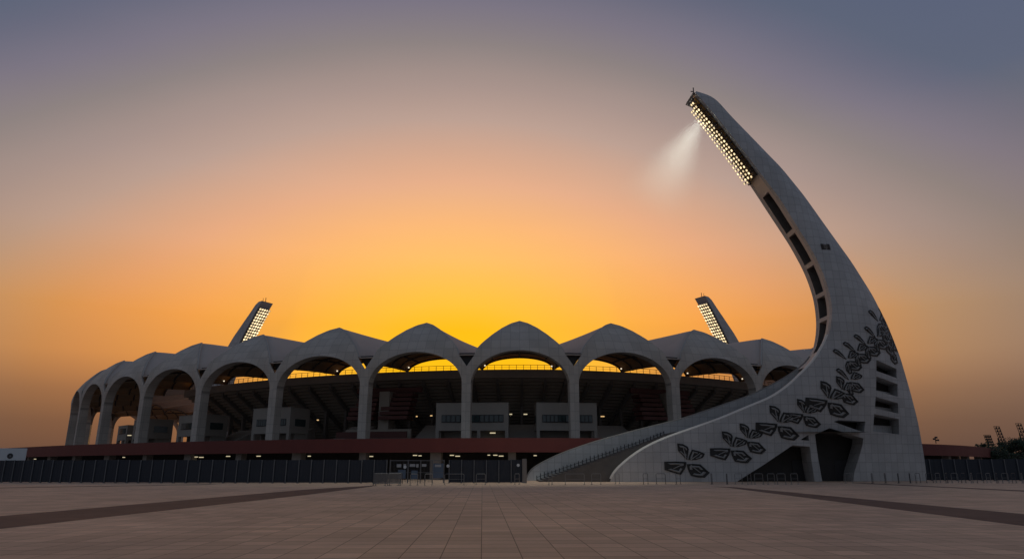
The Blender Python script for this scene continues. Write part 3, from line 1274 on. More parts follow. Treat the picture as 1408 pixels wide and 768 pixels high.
flood_me = lamp_mesh(0.2)
NL = 24
L_in = [ZB0 + (ZB1 - ZB0) * (i + 0.5) / NL for i in range(NL)]
for i, z in enumerate(L_in):
    n_ = edge_n(z)
    aim = (n_ + Vector((0, -0.25, -0.1))).normalized()
    for j in range(4):
        p = edge_pt(z + (0.3 if j % 2 else 0) + random.uniform(-0.05, 0.05), 0.22 + 0.31 * j) + n_ * (0.66)
        o = bpy.data.objects.new("floodlight", flood_me)
        col.objects.link(o)
        o.parent = bank
        o.location = p - TO
        o.rotation_euler = aim.to_track_quat("Z", "Y").to_euler()
m = TB()
c = on_face(955, 126)
m.bar((c[0], c[1] + 0.5, c[2] - 0.3), (c[0], c[1] + 0.5, c[2] + 0.9), 0.12)
m.bar((c[0], c[1] + 0.5, c[2] + 0.3), (c[0] - 0.4, c[1] + 0.5, c[2] + 0.3), 0.1)
m.build("lightning_rod", "dark", tower)

for h in holes[1:]:
    x0, x1 = min(p[0] for p in h) - 0.3, max(p[0] for p in h) + 0.6
    z0, z1 = min(p[1] for p in h) - 0.3, max(p[1] for p in h) + 0.5
    m = TB()
    m.poly([(x0, face_y(x0, z0) + 2.31, z0), (x1, face_y(x1, z0) + 2.31, z0), (x1, face_y(x1, z1) + 2.31, z1), (x0, face_y(x0, z1) + 2.31, z1)])
    m.build("window", "dim", tower, fix=False)  # dark sheet put in as the shade inside the opening
# vent, balcony walls
m = TB()
c = [on_face(x, y) for x, y in ((1128, 335), (1140, 335.5), (1142, 343.5), (1130, 343))]
m.hexa([(x, y - 0.04, z) for x, y, z in c], [(x, y + 0.1, z) for x, y, z in c])
for i in range(1, 6):
    f = i / 6
    a = [c[0][q] * (1 - f) + c[3][q] * f for q in range(3)]
    b = [c[1][q] * (1 - f) + c[2][q] * f for q in range(3)]
    m.bar((a[0], a[1] - 0.08, a[2]), (b[0], b[1] - 0.08, b[2]), 0.06, 0.06, 1)
m.build("vent_grille", ["dark", "rib"], tower)
for bl, br, ht in (((1204.7, 537), (1234, 545), 0.4), ((1203, 561), (1235, 568), 0.5), ((1200.3, 592.6), (1236, 596.6), 0.9)):
    a, b = on_face(*bl), on_face(*br)
    m = TB()
    m.hexa([(a[0] - 0.02, a[1] + 1.5, a[2] - 0.3), (b[0] + 0.02, b[1] + 1.5, b[2] - 0.3), (b[0] + 0.02, b[1] + 1.7, b[2] - 0.3), (a[0] - 0.02, a[1] + 1.7, a[2] - 0.3)],
           [(a[0] - 0.02, a[1] + 1.5, a[2] + ht), (b[0] + 0.02, b[1] + 1.5, b[2] + ht + 0.25), (b[0] + 0.02, b[1] + 1.7, b[2] + ht + 0.25), (a[0] - 0.02, a[1] + 1.7, a[2] + ht)])
    m.build("balcony_wall", "cladding", tower)

# flower reliefs: petals as raised rims around dark sunk fields
PET = {
    "up_left": [(-.80, -1.55), (-.35, -1.50), (.02, -1.30), (.14, -1.08), (.05, -.55), (0, -.22), (-.35, -.58), (-.72, -.95)],
    "up_right": [(.12, -.22), (.18, -.5), (.42, -1.05), (.95, -.92), (1.45, -.72), (1.38, -.52), (1.28, -.38), (.7, -.2)],
    "low_left": [(-1.85, -.04), (-1.0, -.06), (-.08, -.02), (-.08, .2), (-.2, .55), (-.5, 1.0), (-1.1, .85), (-1.82, .62)],
    "low_right": [(.02, .16), (.5, .14), (1.1, .18), (1.5, .55), (1.85, .85), (1.45, 1.25), (.9, 1.22), (.35, 1.1), (.08, .55)],
    "low_mid": [(-.02, .2), (.4, .8), (.62, 1.5), (.3, 1.62), (-.1, 1.2), (-.2, .6)],
    "leaf": [(-1.75, -1.1), (-1.5, -1.28), (-1.0, -1.08), (-.5, -.6), (-.08, -.06), (-.55, -.3), (-1.15, -.62), (-1.6, -.9)],
}


def flower(cx, cy, s, rot=0.0, sxk=1.0, petals=("up_left", "up_right", "low_left", "low_right")):
    m = TB()
    cr, sr = math.cos(rot), math.sin(rot)

    def mp(p, lift):
        x, y = p[0] * s * 16.6, p[1] * s * 16.6
        x, y = cr * x - sr * y, sr * x + cr * y
        q = on_face(cx + x * sxk, cy + y)
        lim = xR(q[2]) - 0.2
        if q[0] > lim:
            q = (lim, face_y(lim, q[2]), q[2])
        return (q[0], q[1] - lift, q[2])
    for nm in petals:
        P = PET[nm]
        n = len(P)
        gx, gy = sum(p[0] for p in P) / n, sum(p[1] for p in P) / n
        if nm != "leaf":
            P = [(gx + (x - gx) * 1.03, gy + (y - gy) * 1.03) for x, y in P]

        def ins(f, jx=0.0, jy=0.0):
            return [(gx + (x - gx) * f + jx, gy + (y - gy) * f + jy) for x, y in P]
        # dark base plate with thickness
        A = [m.vert(mp(p, 0.10)) for p in P]
        B = [m.vert(mp(p, -0.03)) for p in P]
        I1 = [m.vert(mp(p, 0.10)) for p in ins(0.86)]
        I2 = [m.vert(mp(p, 0.03)) for p in ins(0.80)]
        for i in range(n):
            j = (i + 1) % n
            m.face((A[i], B[i], B[j], A[j]), 0)
            m.face((A[i], A[j], I1[j], I1[i]), 0)
            m.face((I1[i], I1[j], I2[j], I2[i]), 0)
        m.face(I2, 0)
        # raised inner ring, lighter
        for f0, f1 in ((0.74, 0.48),):
            q0, q1 = ins(f0, -0.02, 0.02), ins(f1, -0.02, 0.02)
            a = [m.vert(mp(p, 0.05)) for p in q0]
            b = [m.vert(mp(p, 0.13)) for p in [((u[0] + v[0]) / 2, (u[1] + v[1]) / 2) for u, v in zip(q0, q1)]]
            c = [m.vert(mp(p, 0.05)) for p in q1]
            for i in range(n):
                if i % 4 == 3:
                    continue
                j = (i + 1) % n
                m.face((a[i], a[j], b[j], b[i]), 1)
                m.face((b[i], b[j], c[j], c[i]), 1)
        # vein from the flower's centre to the middle of the petal
        L = math.hypot(gx, gy) or 1
        nx, ny = -gy / L, gx / L
        a0, a1 = (gx * 0.35, gy * 0.35), (gx * 1.35, gy * 1.35)
        wv = 0.045
        q = [(a0[0] - nx * wv, a0[1] - ny * wv), (a1[0] - nx * wv * .5, a1[1] - ny * wv * .5), (a1[0] + nx * wv * .5, a1[1] + ny * wv * .5), (a0[0] + nx * wv, a0[1] + ny * wv)]
        m.hexa([mp(p, 0.03) for p in q], [mp(p, 0.12) for p in q], 1)
    m.build("flower_relief", ["petal", "petal_edge"], tower)


ALL = ("up_left", "up_right", "low_left", "low_right")
flower(944.5, 635, 1.0)
flower(1005, 616.5, 0.93)
flower(1027.3, 604.5, 0.86, 0.05, 1.0, ("up_left", "up_right", "low_right"))
flower(1069.5, 583.0, 0.98, 0.06)
flower(1104.9, 569.5, 0.80, 0.08)
flower(1138.4, 550.5, 1.0, 0.12)
flower(1157.5, 538, 0.78, 0.12, 1.0, ("up_left", "up_right", "low_right"))
for cx, cy, s, rt, k in ((1168.0, 523.0, 0.73, 0.10, 0.95), (1164.5, 494.5, 0.73, -0.02, 0.92), (1177.5, 484.5, 0.73, -0.02, 0.88), (1191.5, 474.5, 0.73, 0.0, 0.85), (1204.5, 464.5, 0.73, 0.05, 0.8)):
    flower(cx, cy, s, rt, k, ("leaf", "up_right", "low_right", "low_mid"))
flower(1208.0, 442.5, 0.72, 0.1, 0.72, ("leaf", "up_right", "low_right", "low_mid"))
flower(1214.0, 453.0, 0.72, 0.35, 0.7, ("up_left", "up_right", "low_right"))
flower(1219.5, 467.0, 0.76, 0.45, 0.65, ("up_left", "up_right", "low_right"))
flower(1226.0, 480.5, 0.68, 0.5, 0.6, ("up_left", "up_right", "low_right"))
flower(1216.5, 436.0, 0.42, 0.6, 0.5, ("up_left", "low_right"))

# back walls and doorways of the two entrances, inner shade put into dark colours
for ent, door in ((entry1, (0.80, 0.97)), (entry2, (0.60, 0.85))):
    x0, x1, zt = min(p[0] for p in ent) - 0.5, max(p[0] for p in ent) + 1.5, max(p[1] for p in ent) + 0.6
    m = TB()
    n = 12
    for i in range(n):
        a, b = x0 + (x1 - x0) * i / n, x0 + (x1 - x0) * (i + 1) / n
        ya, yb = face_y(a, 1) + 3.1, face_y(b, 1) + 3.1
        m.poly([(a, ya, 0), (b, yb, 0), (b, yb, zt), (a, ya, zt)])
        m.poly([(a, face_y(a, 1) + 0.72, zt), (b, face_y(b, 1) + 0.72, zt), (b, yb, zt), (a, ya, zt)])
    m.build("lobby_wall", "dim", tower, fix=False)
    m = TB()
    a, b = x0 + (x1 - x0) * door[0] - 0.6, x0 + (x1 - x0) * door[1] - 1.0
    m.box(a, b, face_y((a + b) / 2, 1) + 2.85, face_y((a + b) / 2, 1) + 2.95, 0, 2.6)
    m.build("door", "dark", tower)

# stairs between the two walls
m = TB()
sp = []
for px, py in ((738, 659.3), (793, 641), (829, 629), (888, 608), (917, 596.5)):
    Y = 95
    for _ in range(20):
        p = at_depth(px, py, Y)
        Y = far_y(p[0], p[2])
    sp.append((p[0], max(p[2], 0)))
sp[0] = (sp[0][0], 0.0)
sxs, szs = [p[0] for p in sp], [p[1] for p in sp]
topz = szs[-1]
nst = int(topz / 0.165)
zz = np.linspace(0, topz, nst + 1)
xx = np.interp(zz, szs, sxs)
for i in range(nst):
    x0, x1, z1 = xx[i], xx[i + 1], zz[i + 1]
    ya = YF + 0.72
    # the flight starts along the line from rear wall foot to front wall foot
    m.poly([(x0, ya, zz[i]), (x0, far_y(x0, z1), zz[i]), (x0, far_y(x0, z1), z1), (x0, ya, z1)])
    m.poly([(x0, ya, z1), (x0, far_y(x0, z1), z1), (x1, far_y(x1, z1), z1), (x1, ya, z1)])
    m.poly([(x0, ya, 0), (x1, ya, 0), (x1, ya, z1), (x0, ya, z1)])
m.poly([(xx[-1], YF + 0.72, topz), (xx[-1], YF + 8, topz), (44, YF + 3.9, topz), (44, YF + 0.72, topz)])
m.build("staircase", "stairs", tower, fix=False)
m = TB()
for i in range(0, nst):
    x, z = xx[i], zz[i]
    y = far_y(x, z) - 0.3
    h = 0.55 + 0.25 * random.random()
    m.bar((x, y, z), (x, y, z + h), 0.1)
    if i:
        m.bar((xx[i - 1], y, zz[i - 1] + 0.42), (x, y, z + 0.42), 0.05)
m.build("handrail", "dark", tower)

# ------------------------------------------------------------------ two far towers of the same form
zf = np.linspace(0, ZT - 0.3, 60)
THK = 4.6


def far_tower(px_tip, py_tip, Y, side, rz, label, scale=1.0):
    """side +1: leans right, -1: leans left; rz turns the slab about its own vertical"""
    tip = at_depth(px_tip, py_tip, Y)
    sc_ = tip[2] / ZT * scale
    xt = xL(ZT - 0.3)
    off = Vector((side * -(xt - 33) * sc_, 0, 0))
    c_, s_ = math.cos(rz), math.sin(rz)
    org = Vector((tip[0] - off.x * c_, Y - off.x * s_, 0))
    t = empty("floodlight_tower", org, rz)
    tag(t, label, "floodlight tower", "curved floodlight towers around the stadium")
    sg = -side
    m = MB()
    for a, b in zip(zf, zf[1:]):
        ring_ = []
        for z in (a, b):
            xl, xr = (xL(max(z, 12)) if z < 12 else xL(z)) - 33, xR(z) - 33
            ring_.append([(sg * xl * sc_, -THK / 2, z * sc_), (sg * xr * sc_, -THK / 2 + 0.5, z * sc_), (sg * xr * sc_, THK / 2 - 0.5, z * sc_), (sg * xl * sc_, THK / 2, z * sc_)])
        lo, hi = ring_
        for e in range(4):
            f2 = (e + 1) % 4
            m.poly([lo[e], lo[f2], hi[f2], hi[e]])
    xl, xr = xL(zf[-1]) - 33, xR(zf[-1]) - 33
    z = zf[-1] * sc_
    m.poly([(sg * xl * sc_, -THK / 2, z), (sg * xr * sc_, -THK / 2 + 0.5, z), (sg * xr * sc_, THK / 2 - 0.5, z), (sg * xl * sc_, THK / 2, z)])
    m.build("shaft", "cladding", t, fix=False)
    mbk = MB()
    zb0, zb1 = ZT * 0.70, ZT * 0.955
    ps = []
    for i in range(17):
        z = zb0 + (zb1 - zb0) * i / 16
        n_ = edge_n(z)
        n_ = Vector((sg * n_.x, 0, n_.z))
        ps.append((Vector((sg * (xL(z) - 33) * sc_, 0, z * sc_)), n_))
    for (p, n_), (q, n2) in zip(ps, ps[1:]):
        h = Vector((0, THK / 2 - 0.1, 0))
        a, b, c, d = p + n_ * 0.35 - h, p + n_ * 0.35 + h, q + n2 * 0.35 + h, q + n2 * 0.35 - h
        mbk.hexa([a - n_ * 0.3, b - n_ * 0.3, c - n2 * 0.3, d - n2 * 0.3], [a, b, c, d])
    bk = mbk.build("lamp_bank", "concrete", t, fix=False)
    for i, (p, n_) in enumerate(ps):
        for j in range(5):
            o = bpy.data.objects.new("floodlight", flood_me)
            col.objects.link(o)
            o.parent = bk
            o.location = p + n_ * 0.75 + Vector((0, (j - 2) * 0.92, 0))
            o.rotation_euler = n_.to_track_quat("Z", "Y").to_euler()
            o.scale = (2.1, 2.1, 2.1)
    # cap and aerials
    m = MB()
    p, n_ = ps[-1]
    tz = zf[-1] * sc_
    m.bar((sg * (xL(zf[-1]) - 33) * sc_ + sg * 0.9, 0, tz - 0.3), (sg * (xL(zf[-1]) - 33) * sc_ + sg * 0.9, 0, tz + 1.6), 0.14)
    m.bar((sg * (xL(zf[-1]) - 33) * sc_ + sg * 0.3, -1.6, tz - 0.5), (sg * (xL(zf[-1]) - 33) * sc_ + sg * 0.3, -1.6, tz + 1.0), 0.1)
    m.build("lightning_rod", "dark", t)
    return t


far_tower(368, 414, 214, 1, R(-28), "lit curved floodlight tower rising behind the left half of the stadium roof")
far_tower(962, 407, 220, -1, R(30), "lit curved floodlight tower rising behind the roof beside the huge tower")

# ------------------------------------------------------------------ fences


def fence(path, spacing, height, label, gap=None, plinth=False):
    P = np.array(path)
    L = np.concatenate([[0], np.cumsum(np.hypot(*np.diff(P, axis=0).T))])
    n = int(L[-1] / spacing)
    u = np.linspace(0, L[-1], n + 1)
    X, Y = np.interp(u, L, P[:, 0]), np.interp(u, L, P[:, 1])
    root = empty("fence", (X[n // 2], Y[n // 2], 0))
    tag(root, label, "fence")
    off = Vector(root.location)
    for i in range(n + 1):
        ingap = gap and gap[0] < X[i] < gap[1]
        if not ingap:
            m = MB()
            c = Vector((X[i], Y[i] - 0.09, 0)) - off
            hh = height + 0.06 + random.uniform(-0.02, 0.04)
            m.box(c.x - 0.05, c.x + 0.05, c.y - 0.05, c.y + 0.05, 0, hh)
            m.box(c.x - 0.11, c.x + 0.11, c.y - 0.11, c.y + 0.11, 0, 0.05)
            m.build("post", "post", root)
        if i < n and not (gap and gap[0] - 0.3 < (X[i] + X[i + 1]) / 2 < gap[1] + 0.3):
            a, b = Vector((X[i], Y[i], 0.06)) - off, Vector((X[i + 1], Y[i + 1], 0.06)) - off
            d = (b - a).normalized()
            nrm = Vector((d.y, -d.x, 0))
            a, b = a + d * 0.02, b - d * 0.02
            m = MB()
            # shallow corrugation pressed into the sheet
            nc = 12
            hh = height + random.uniform(-0.025, 0.025)
            f0 = []
            for q in range(nc + 1):
                p = a.lerp(b, q / nc) + nrm * (0.035 if q % 4 in (1, 2) else 0.0)
                f0.append((m.vert(p), m.vert(p + Vector((0, 0, hh))), m.vert(p - nrm * 0.04 + Vector((0, 0, hh))), m.vert(p - nrm * 0.04)))
            for p, q in zip(f0, f0[1:]):
                for e in range(4):
                    m.face((p[e], q[e], q[(e + 1) % 4], p[(e + 1) % 4]))
            m.face(f0[0])
            m.face(f0[-1][::-1])
            m.build("panel", "fence", root)
    return root


GX0, GX1 = -13.6, -7.6
fl = fence([(-80, 94), (-70, 87.5), (-60, 83), (-50, 80.5), (-38, 79), (-22, 78.6), (-8, 79.2), (1.3, 79.6)], 1.38, 2.42, "long dark blue sheet metal fence along the left of the plaza", (GX0, GX1))
fo = Vector(fl.location)
m = MB()
m.box(1.15 - fo.x, 1.65 - fo.x, 79.35 - fo.y, 79.85 - fo.y, 0, 2.62)
m.build("end_pillar", "concrete", fl)
for px, py in ((557, 641.5), (616, 640), (712.5, 639)):
    c = Vector(at_depth(px, py, 78.95)) - fo
    m = MB()
    m.tube([c, c + Vector((0, -0.08, 0))], 0.17, 12)
    m.build("round_plate", "white", fl)
fr = fence([(54.6, 95.4), (62, 94.6), (72, 93.6), (86, 92.0)], 1.55, 2.7, "dark blue sheet metal fence to the right of the huge tower")

# gate in the left fence
gate = empty("gate", ((GX0 + GX1) / 2, 79.0, 0))
tag(gate, "dark barred gate with a blue door and white notices in the left fence", "gate")
go = Vector(gate.location)
m = MB()
hw = (GX1 - GX0) / 2
for x in (-hw, -hw + 2.0, -hw + 3.4, hw - 1.25, hw):
    m.box(x - 0.05, x + 0.05, -0.05, 0.05, 0, 2.5)
m.box(-hw, hw, -0.045, 0.045, 2.38, 2.46)
m.box(-hw, hw, -0.04, 0.04, 1.1, 1.15)
m.build("frame", "post", gate)
m = MB()
x = -hw + 0.18
while x < hw - 1.3:
    m.bar((x, 0, 0.08), (x, 0, 2.38), 0.03)
    x += 0.16
m.build("bars", "darkrail", gate)
m = MB()
m.box(hw - 1.18, hw - 0.07, -0.03, 0.03, 0.55, 2.1)
m.build("door", "bluepanel", gate)
for x, z, wd, ht in ((-hw + 1.0, 1.86, 0.5, 0.34), (-hw + 1.65, 1.84, 0.3, 0.40), (-hw + 2.5, 1.9, 0.62, 0.3), (-hw + 3.05, 1.86, 0.26, 0.36), (-hw + 3.8, 1.9, 0.5, 0.28), (hw - 0.65, 1.86, 0.7, 0.26), (-hw + 1.35, 0.95, 0.85, 0.95), (-hw + 2.75, 0.9, 0.7, 0.9)):
    m = MB()
    m.box(x - wd / 2, x + wd / 2, -0.09, -0.05, z - ht / 2, z + ht / 2)
    m.build("notice", "notice" if z > 1.5 else "bluepanel", gate)

# white sign board behind the fence at the left
sb = empty("sign_board", at_depth(-12, 640, 99)[:2] + (0,), R(12))
tag(sb, "white sign board with a dark round emblem, above the left end of the fence", "sign")
m = MB()
m.box(-5.0, 4.1, -0.1, 0.1, 2.2, 4.30)
m.build("panel", "white", sb, bevel=0.03)
for x in (-4.2, -0.5, 3.4):
    m = MB()
    m.box(x - 0.08, x + 0.08, 0.12, 0.28, 0, 4.0)
    m.build("leg", "post", sb)
m = MB()
m.tube([(2.15, -0.10, 3.25), (2.15, -0.14, 3.25)], 0.37, 20)
m.build("emblem", "dark", sb)
m = MB()
m.tube([(2.2, -0.145, 3.22), (2.2, -0.17, 3.22)], 0.14, 12)
m.build("emblem_centre", "post", sb)

# ------------------------------------------------------------------ barriers on the plaza


def hoop_mesh(width):
    m = MB()
    h = 1.05
    rr = 0.08
    pts = [(-width / 2, 0, 0), (-width / 2, 0, h - rr), (-width / 2 + rr, 0, h), (width / 2 - rr, 0, h), (width / 2, 0, h - rr), (width / 2, 0, 0)]
    m.tube(pts, 0.03, 6)
    return m


def hoop(width, mat, label, group, loc, rz):
    root = empty("hoop_barrier", loc, rz)
    tag(root, label, "barrier", group)
    hoop_mesh(width).build("hoop", mat, root, smooth=True)
    m = MB()
    m.tube([(-width / 2, 0, 0.55), (width / 2, 0, 0.55)], 0.016, 6)
    m.build("mid_rail", mat, root, smooth=True)
    for x in (-width / 2, width / 2):
        m = MB()
        m.tube([(x, 0, 0), (x, 0, 0.03)], 0.12, 10)
        m.build("foot", mat, root)
    return root


protos = {}


def put(px, py, width, rz, mat, label, group):
    loc = at_height(px, py, 0)
    key = (width, mat)
    if key not in protos:
        protos[key] = hoop(width, mat, label, group, loc, rz)
        return
    o = copy_tree(protos[key])
    o.location = loc
    o.rotation_euler = (0, 0, rz)
    o["label"] = label
    o["group"] = group


LA, GA = "slim metal hoop barrier in the row before the fence and gate", "hoop barriers before the fence"
LB, GB = "narrow metal hoop barrier at the foot of the white staircase", "hoop barriers before the staircase"
LC, GC = "metal hoop barrier along the foot of the huge curved tower", "hoop barriers before the tower"
LD, GD = "metal hoop barrier in the row before the right-hand blue fence", "hoop barriers before the right fence"
for px, rz in ((569, 0.9), (589, 0.9)):
    put(px, 666.4, 1.0, rz, "rail", LA, GA)
put(624.5, 666.2, 1.9, 0.02, "rail", "wide metal hoop barrier before the fence beside the blue gate door", GA)
put(661, 666, 1.0, 0.5, "rail", LA, GA)
put(711, 665.5, 1.0, 1.1, "rail", LA, GA)
put(757, 666, 1.0, 1.2, "rail", LB, GB)
put(790.5, 666, 1.9, 0.03, "rail", "widest metal hoop barrier at the foot of the white staircase", GB)
put(820, 665.6, 1.0, 0.3, "rail", LB, GB)
put(849, 664.8, 1.0, 1.0, "rail", LB, GB)
for px, py, rz, mt in ((888, 665, 0.9, "darkrail"), (909, 665, 0.15, "darkrail"), (933, 665, 0.9, "darkrail"), (979, 665, 1.2, "darkrail"), (1000, 665, 1.2, "darkrail"), (1016, 665, 0.5, "rail"),
                       (1031, 665.3, 0.9, "rail"), (1044, 665.3, 0.3, "rail"), (1061, 665.3, 0.5, "rail"), (1075, 665.3, 0.3, "rail"), (1093, 665.2, 0.5, "rail"),
                       (1168, 663.8, 0.3, "rail"), (1200, 663.6, 1.0, "darkrail"), (1218, 663.6, 1.0, "darkrail"), (1236, 663.6, 1.0, "darkrail"), (1252, 663.6, 1.0, "darkrail"), (1263, 663.4, 0.6, "darkrail")):
    if mt == "rail":
        lb, gp = "pale metal hoop barrier before the huge tower's dark entrances", "hoop barriers before the tower entrances"
    elif px < 1100:
        lb, gp = "dark metal hoop barrier before the flowered left wall of the huge tower", "hoop barriers before the tower's flowered wall"
    else:
        lb, gp = "dark metal hoop barrier before the plain right foot of the huge tower", "hoop barriers before the tower's right foot"
    put(px, py, 1.0, rz, mt, lb, gp)
for i in range(13):
    put(1279 + i * 11.6, 663.2 + 0.03 * i, 1.0, 0.35 + 0.25 * (i % 3), "rail" if i % 2 else "darkrail", ("pale " if i % 2 else "dark ") + LD, ("pale " if i % 2 else "dark ") + GD)


def crowd_barrier(loc, rz, label, width=2.3, mat="rail"):
    root = empty("crowd_barrier", loc, rz)
    tag(root, label, "barrier", "crowd barriers by the gate")
    m = MB()
    h = 1.1
    m.tube([(-width / 2, 0, 0.0), (-width / 2, 0, h - 0.1), (-width / 2 + 0.1, 0, h), (width / 2 - 0.1, 0, h), (width / 2, 0, h - 0.1), (width / 2, 0, 0.0)], 0.035, 6)
    m.tube([(-width / 2, 0, 0.2), (width / 2, 0, 0.2)], 0.025, 6)
    m.build("frame", mat, root, smooth=True)
    m = MB()
    n = 20
    for i in range(1, n):
        x = -width / 2 + width * i / n
        m.tube([(x, 0, 0.2), (x, 0, h)], 0.026, 5)
    m.build("bars", mat, root)
    for x in (-width / 2 + 0.25, width / 2 - 0.25):
        m = MB()
        m.bar((x, -0.28, 0.02), (x, 0.28, 0.02), 0.06, 0.04)
        m.bar((x, 0, 0.04), (x, 0, 0.2), 0.05)
        m.build("foot", mat, root)
    return root


p0, p1, p2, p3 = (at_height(x, y, 0) for x, y in ((513, 667.6), (533, 667.3), (551, 666.8), (520, 664.8)))


def between(a, b, label, mat="rail"):
    a, b = Vector(a), Vector(b)
    d = b - a
    crowd_barrier(tuple((a + b) / 2), math.atan2(d.y, d.x), label, d.length, mat)


between(p0, p1, "barred crowd barrier at the near left corner of the small pen")
between(p1, p2, "barred crowd barrier closing the right end of the small pen")
between(p0, p3, "barred crowd barrier running back from the pen's left corner", "darkrail")
between(p3, at_height(553, 664.5, 0), "barred crowd barrier along the rear of the small pen", "darkrail")

# ------------------------------------------------------------------ far masts, trees, roof fixture


def mast(px, py_top, Y, wd, ht_frame, lean, label, rows, cols):
    t = at_depth(px, py_top, Y)
    root = empty("floodlight_mast", (t[0], Y, 0))
    tag(root, label, "floodlight mast", "distant floodlight masts")
    H = t[2]
    m = MB()
    m.tube([(lean * 0.3, 0.4, 0), (0, 0.4, H - ht_frame * 0.5)], [0.4, 0.25], 8)
    m.build("pole", "dark", root, smooth=True)
    m = MB()
    for c in range(cols + 1):
        x = -wd / 2 + wd * c / cols
        m.bar((x + lean, 0, H - ht_frame), (x, 0, H), 0.14)
    for r_ in range(rows + 1):
        z = H - ht_frame * r_ / rows
        xo = lean * r_ / rows
        m.bar((-wd / 2 + xo, 0, z), (wd / 2 + xo, 0, z), 0.14)
    fr_ = m.build("lamp_frame", "dark", root)
    for r_ in range(rows):
        for c in range(cols):
            z = H - ht_frame * (r_ + 0.5) / rows
            x = -wd / 2 + wd * (c + 0.5) / cols + lean * (r_ + 0.5) / rows
            m = MB()
            m.tube([(x, 0.1, z), (x, -0.35, z - 0.12)], [0.2, 0.38], 8)
            m.build("lamp", "dark", fr_)


mast(1357, 597.5, 250, 2.3, 3.6, 0.7, "short distant floodlight mast nearest the red band's end", 4, 3)
mast(1370, 585.5, 260, 2.0, 8.5, 1.9, "tall distant floodlight mast with a long lamp ladder", 8, 2)
mast(1400, 581.5, 260, 2.0, 7.0, 1.4, "distant floodlight mast at the right edge of the view", 6, 2)

c = at_height(1290, 609.0, DECK)
fxr = empty("loudspeaker_cluster", (c[0], c[1] + 0.6, DECK))
tag(fxr, "small dark loudspeaker cluster on the red band beside the huge tower", "loudspeaker")
m = MB()
m.bar((0, 0, 0), (0, 0, 0.9), 0.1)
m.build("pole", "dark", fxr)
for dx, dz in ((-0.28, 0.75), (0.26, 0.55), (0.05, 1.0)):
    m = MB()
    m.hexa([(dx - 0.12, 0.1, dz - 0.12), (dx + 0.12, 0.1, dz - 0.12), (dx + 0.12, 0.1, dz + 0.12), (dx - 0.12, 0.1, dz + 0.12)],
           [(dx - 0.18, -0.3, dz - 0.15), (dx + 0.18, -0.3, dz - 0.15), (dx + 0.18, -0.3, dz + 0.15), (dx - 0.18, -0.3, dz + 0.15)])
    m.build("horn", "dark", fxr)


def tree(x, y, h, wd, label, seed):
    rnd = random.Random(seed)
    root = empty("tree", (x, y, 0))
    tag(root, label, "tree", "dark trees beyond the right fence")
    m = MB()
    m.tube([(0, 0, 0), (0.1, 0, h * 0.3), (-0.1, 0.1, h * 0.55), (0.1, 0, h * 0.8)], [0.3, 0.24, 0.17, 0.06], 8)
    for i in range(7):
        a = rnd.uniform(0, 6.28)
        z0 = h * rnd.uniform(0.3, 0.6)
        m.tube([(0, 0, z0), (math.cos(a) * wd * 0.2, math.sin(a) * wd * 0.2, z0 + h * 0.12), (math.cos(a) * wd * 0.38, math.sin(a) * wd * 0.38, z0 + h * 0.2)], [0.12, 0.08, 0.03], 6)
    m.build("trunk", "bark", root, smooth=True)
    m = MB()
    for i in range(26):
        a, rr = rnd.uniform(0, 6.28), wd * 0.45 * math.sqrt(rnd.random())
        cz = h * rnd.uniform(0.36, 0.93)
        sh = math.sin(math.pi * min(1, (cz / h - 0.25) / 0.8)) ** 0.5
        cx, cy = math.cos(a) * rr * sh, math.sin(a) * rr * sh
        cr = wd * rnd.uniform(0.09, 0.17)
        for j in range(190):
            v = Vector((rnd.gauss(0, 1), rnd.gauss(0, 1), rnd.gauss(0, 0.75)))
            v = v.normalized() * cr * rnd.random() ** 0.4
            p = Vector((cx, cy, cz)) + v
            s = rnd.uniform(0.12, 0.30)
            e1 = Vector((rnd.gauss(0, 1), rnd.gauss(0, 1), rnd.gauss(0, 1))).normalized() * s
            e2 = e1.orthogonal().normalized() * s * 0.6
            m.poly([p - e1, p + e2, p + e1, p - e2])
    m.build("crown", "leaf", root, fix=False)


for i, (px, Y, h, wd, lb) in enumerate(((1366, 178, 7.6, 8, "dark leafy tree at the end of the red band"), (1381, 168, 6.9, 7.5, "lower dark leafy tree between the distant masts"),
                                   (1396, 172, 8.3, 9, "tall dark leafy tree near the frame's right edge"), (1413, 165, 8.3, 9, "dark leafy tree cut by the right edge of the picture"),
                                   (1390, 150, 5.6, 9, "low broad dark tree just behind the right fence"))):
    tree((px - 704) / F * Y * CP, Y, h, wd, lb, 11 + i)

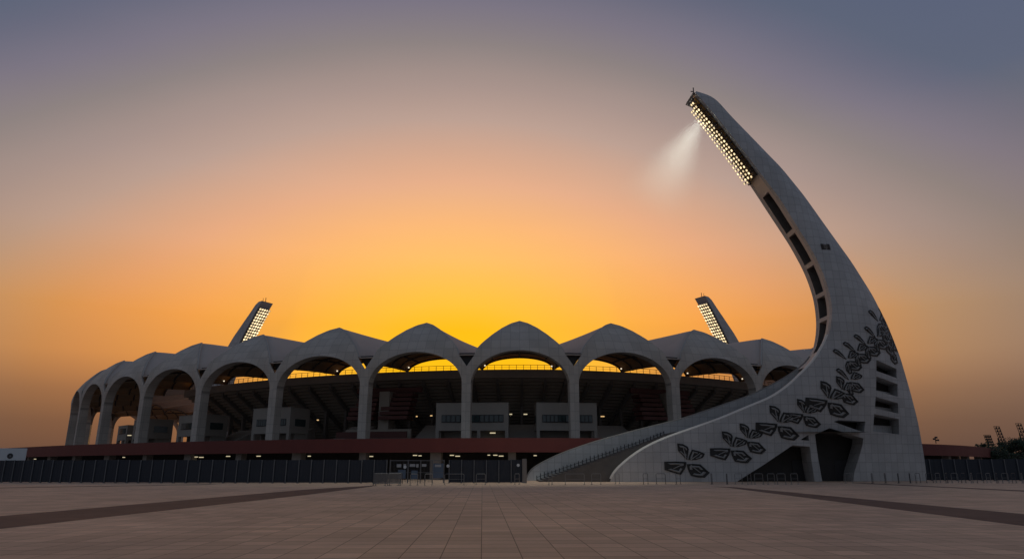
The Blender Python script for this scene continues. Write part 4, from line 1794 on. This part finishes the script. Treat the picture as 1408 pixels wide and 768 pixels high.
# ------------------------------------------------------------------ beam of the lit lamp bank, shaped as a cone of lit air
pa = Vector(at_depth(966, 160, YF + 2))
pb = Vector(at_depth(890, 290, YF + 2))
ax = (pb - pa).normalized()
LB = (pb - pa).length
RB0, RB1 = 1.8, 6.8
hz = MB()
hz.tube([(0, 0, 0.9), (0, 0, LB * 0.5), (0, 0, LB)], [RB0, (RB0 + RB1) / 2, RB1], 32)
hm = bpy.data.materials.new("beam_air")
hm.use_nodes = True
hn = NT(hm.node_tree)
hn.n.clear()
ho = hn.add("ShaderNodeOutputMaterial")
pv = hn.add("ShaderNodeVolumePrincipled")
pv.inputs["Color"].default_value = (0.92, 0.95, 0.9, 1)
tcv = hn.add("ShaderNodeTexCoord")
sx_ = hn.add("ShaderNodeSeparateXYZ")
hn.link(tcv.outputs["Object"], sx_.inputs[0])
rho = hn.math("SQRT", hn.math("ADD", hn.math("MULTIPLY", sx_.outputs[0], sx_.outputs[0]), hn.math("MULTIPLY", sx_.outputs[1], sx_.outputs[1])))
rad = hn.math("MULTIPLY_ADD", sx_.outputs[2], (RB1 - RB0) / LB, RB0)
edge = hn.math("MAXIMUM", hn.math("SUBTRACT", 1.0, hn.math("DIVIDE", rho, rad)), 0.0)
tail = hn.math("MAXIMUM", hn.math("SUBTRACT", 1.0, hn.math("DIVIDE", sx_.outputs[2], LB)), 0.0)
lift = hn.math("POWER", hn.math("MAXIMUM", hn.math("DIVIDE", sx_.outputs[2], LB), 0.0), 1.3)
dn = hn.math("MULTIPLY", hn.math("MULTIPLY", hn.math("MULTIPLY", edge, lift), hn.math("POWER", tail, 1.1)), 0.095)  # density itself shaped as the light beam, soft-edged and fading
hn.link(dn, pv.inputs["Density"])
hn.link(pv.outputs[0], ho.inputs["Volume"])
M["air"] = hm
beam = hz.build("haze", "air", None)
beam.location = pa
beam.rotation_euler = ax.to_track_quat("Z", "Y").to_euler()
tag(beam, "pale beam-shaped haze lit from the lamp bank", None, None, "stuff")
ld = bpy.data.lights.new("flood_beam", "SPOT")
ld.energy = 55000
ld.color = (0.95, 1.0, 0.9)
ld.spot_size = R(58)
ld.spot_blend = 1.0
ld.shadow_soft_size = 0.6
lo_ = bpy.data.objects.new("flood_beam", ld)
col.objects.link(lo_)
lo_.location = pa - ax * 0.1
lo_.rotation_euler = (-ax).to_track_quat("Z", "Y").to_euler()

# ------------------------------------------------------------------ render settings
sc.render.engine = "CYCLES"
sc.cycles.use_denoising = True
sc.cycles.max_bounces = 6
sc.cycles.diffuse_bounces = 4
sc.view_settings.view_transform = "Standard"
sc.view_settings.look = "None"
sc.view_settings.exposure = 0.0
sc.view_settings.gamma = 1.0
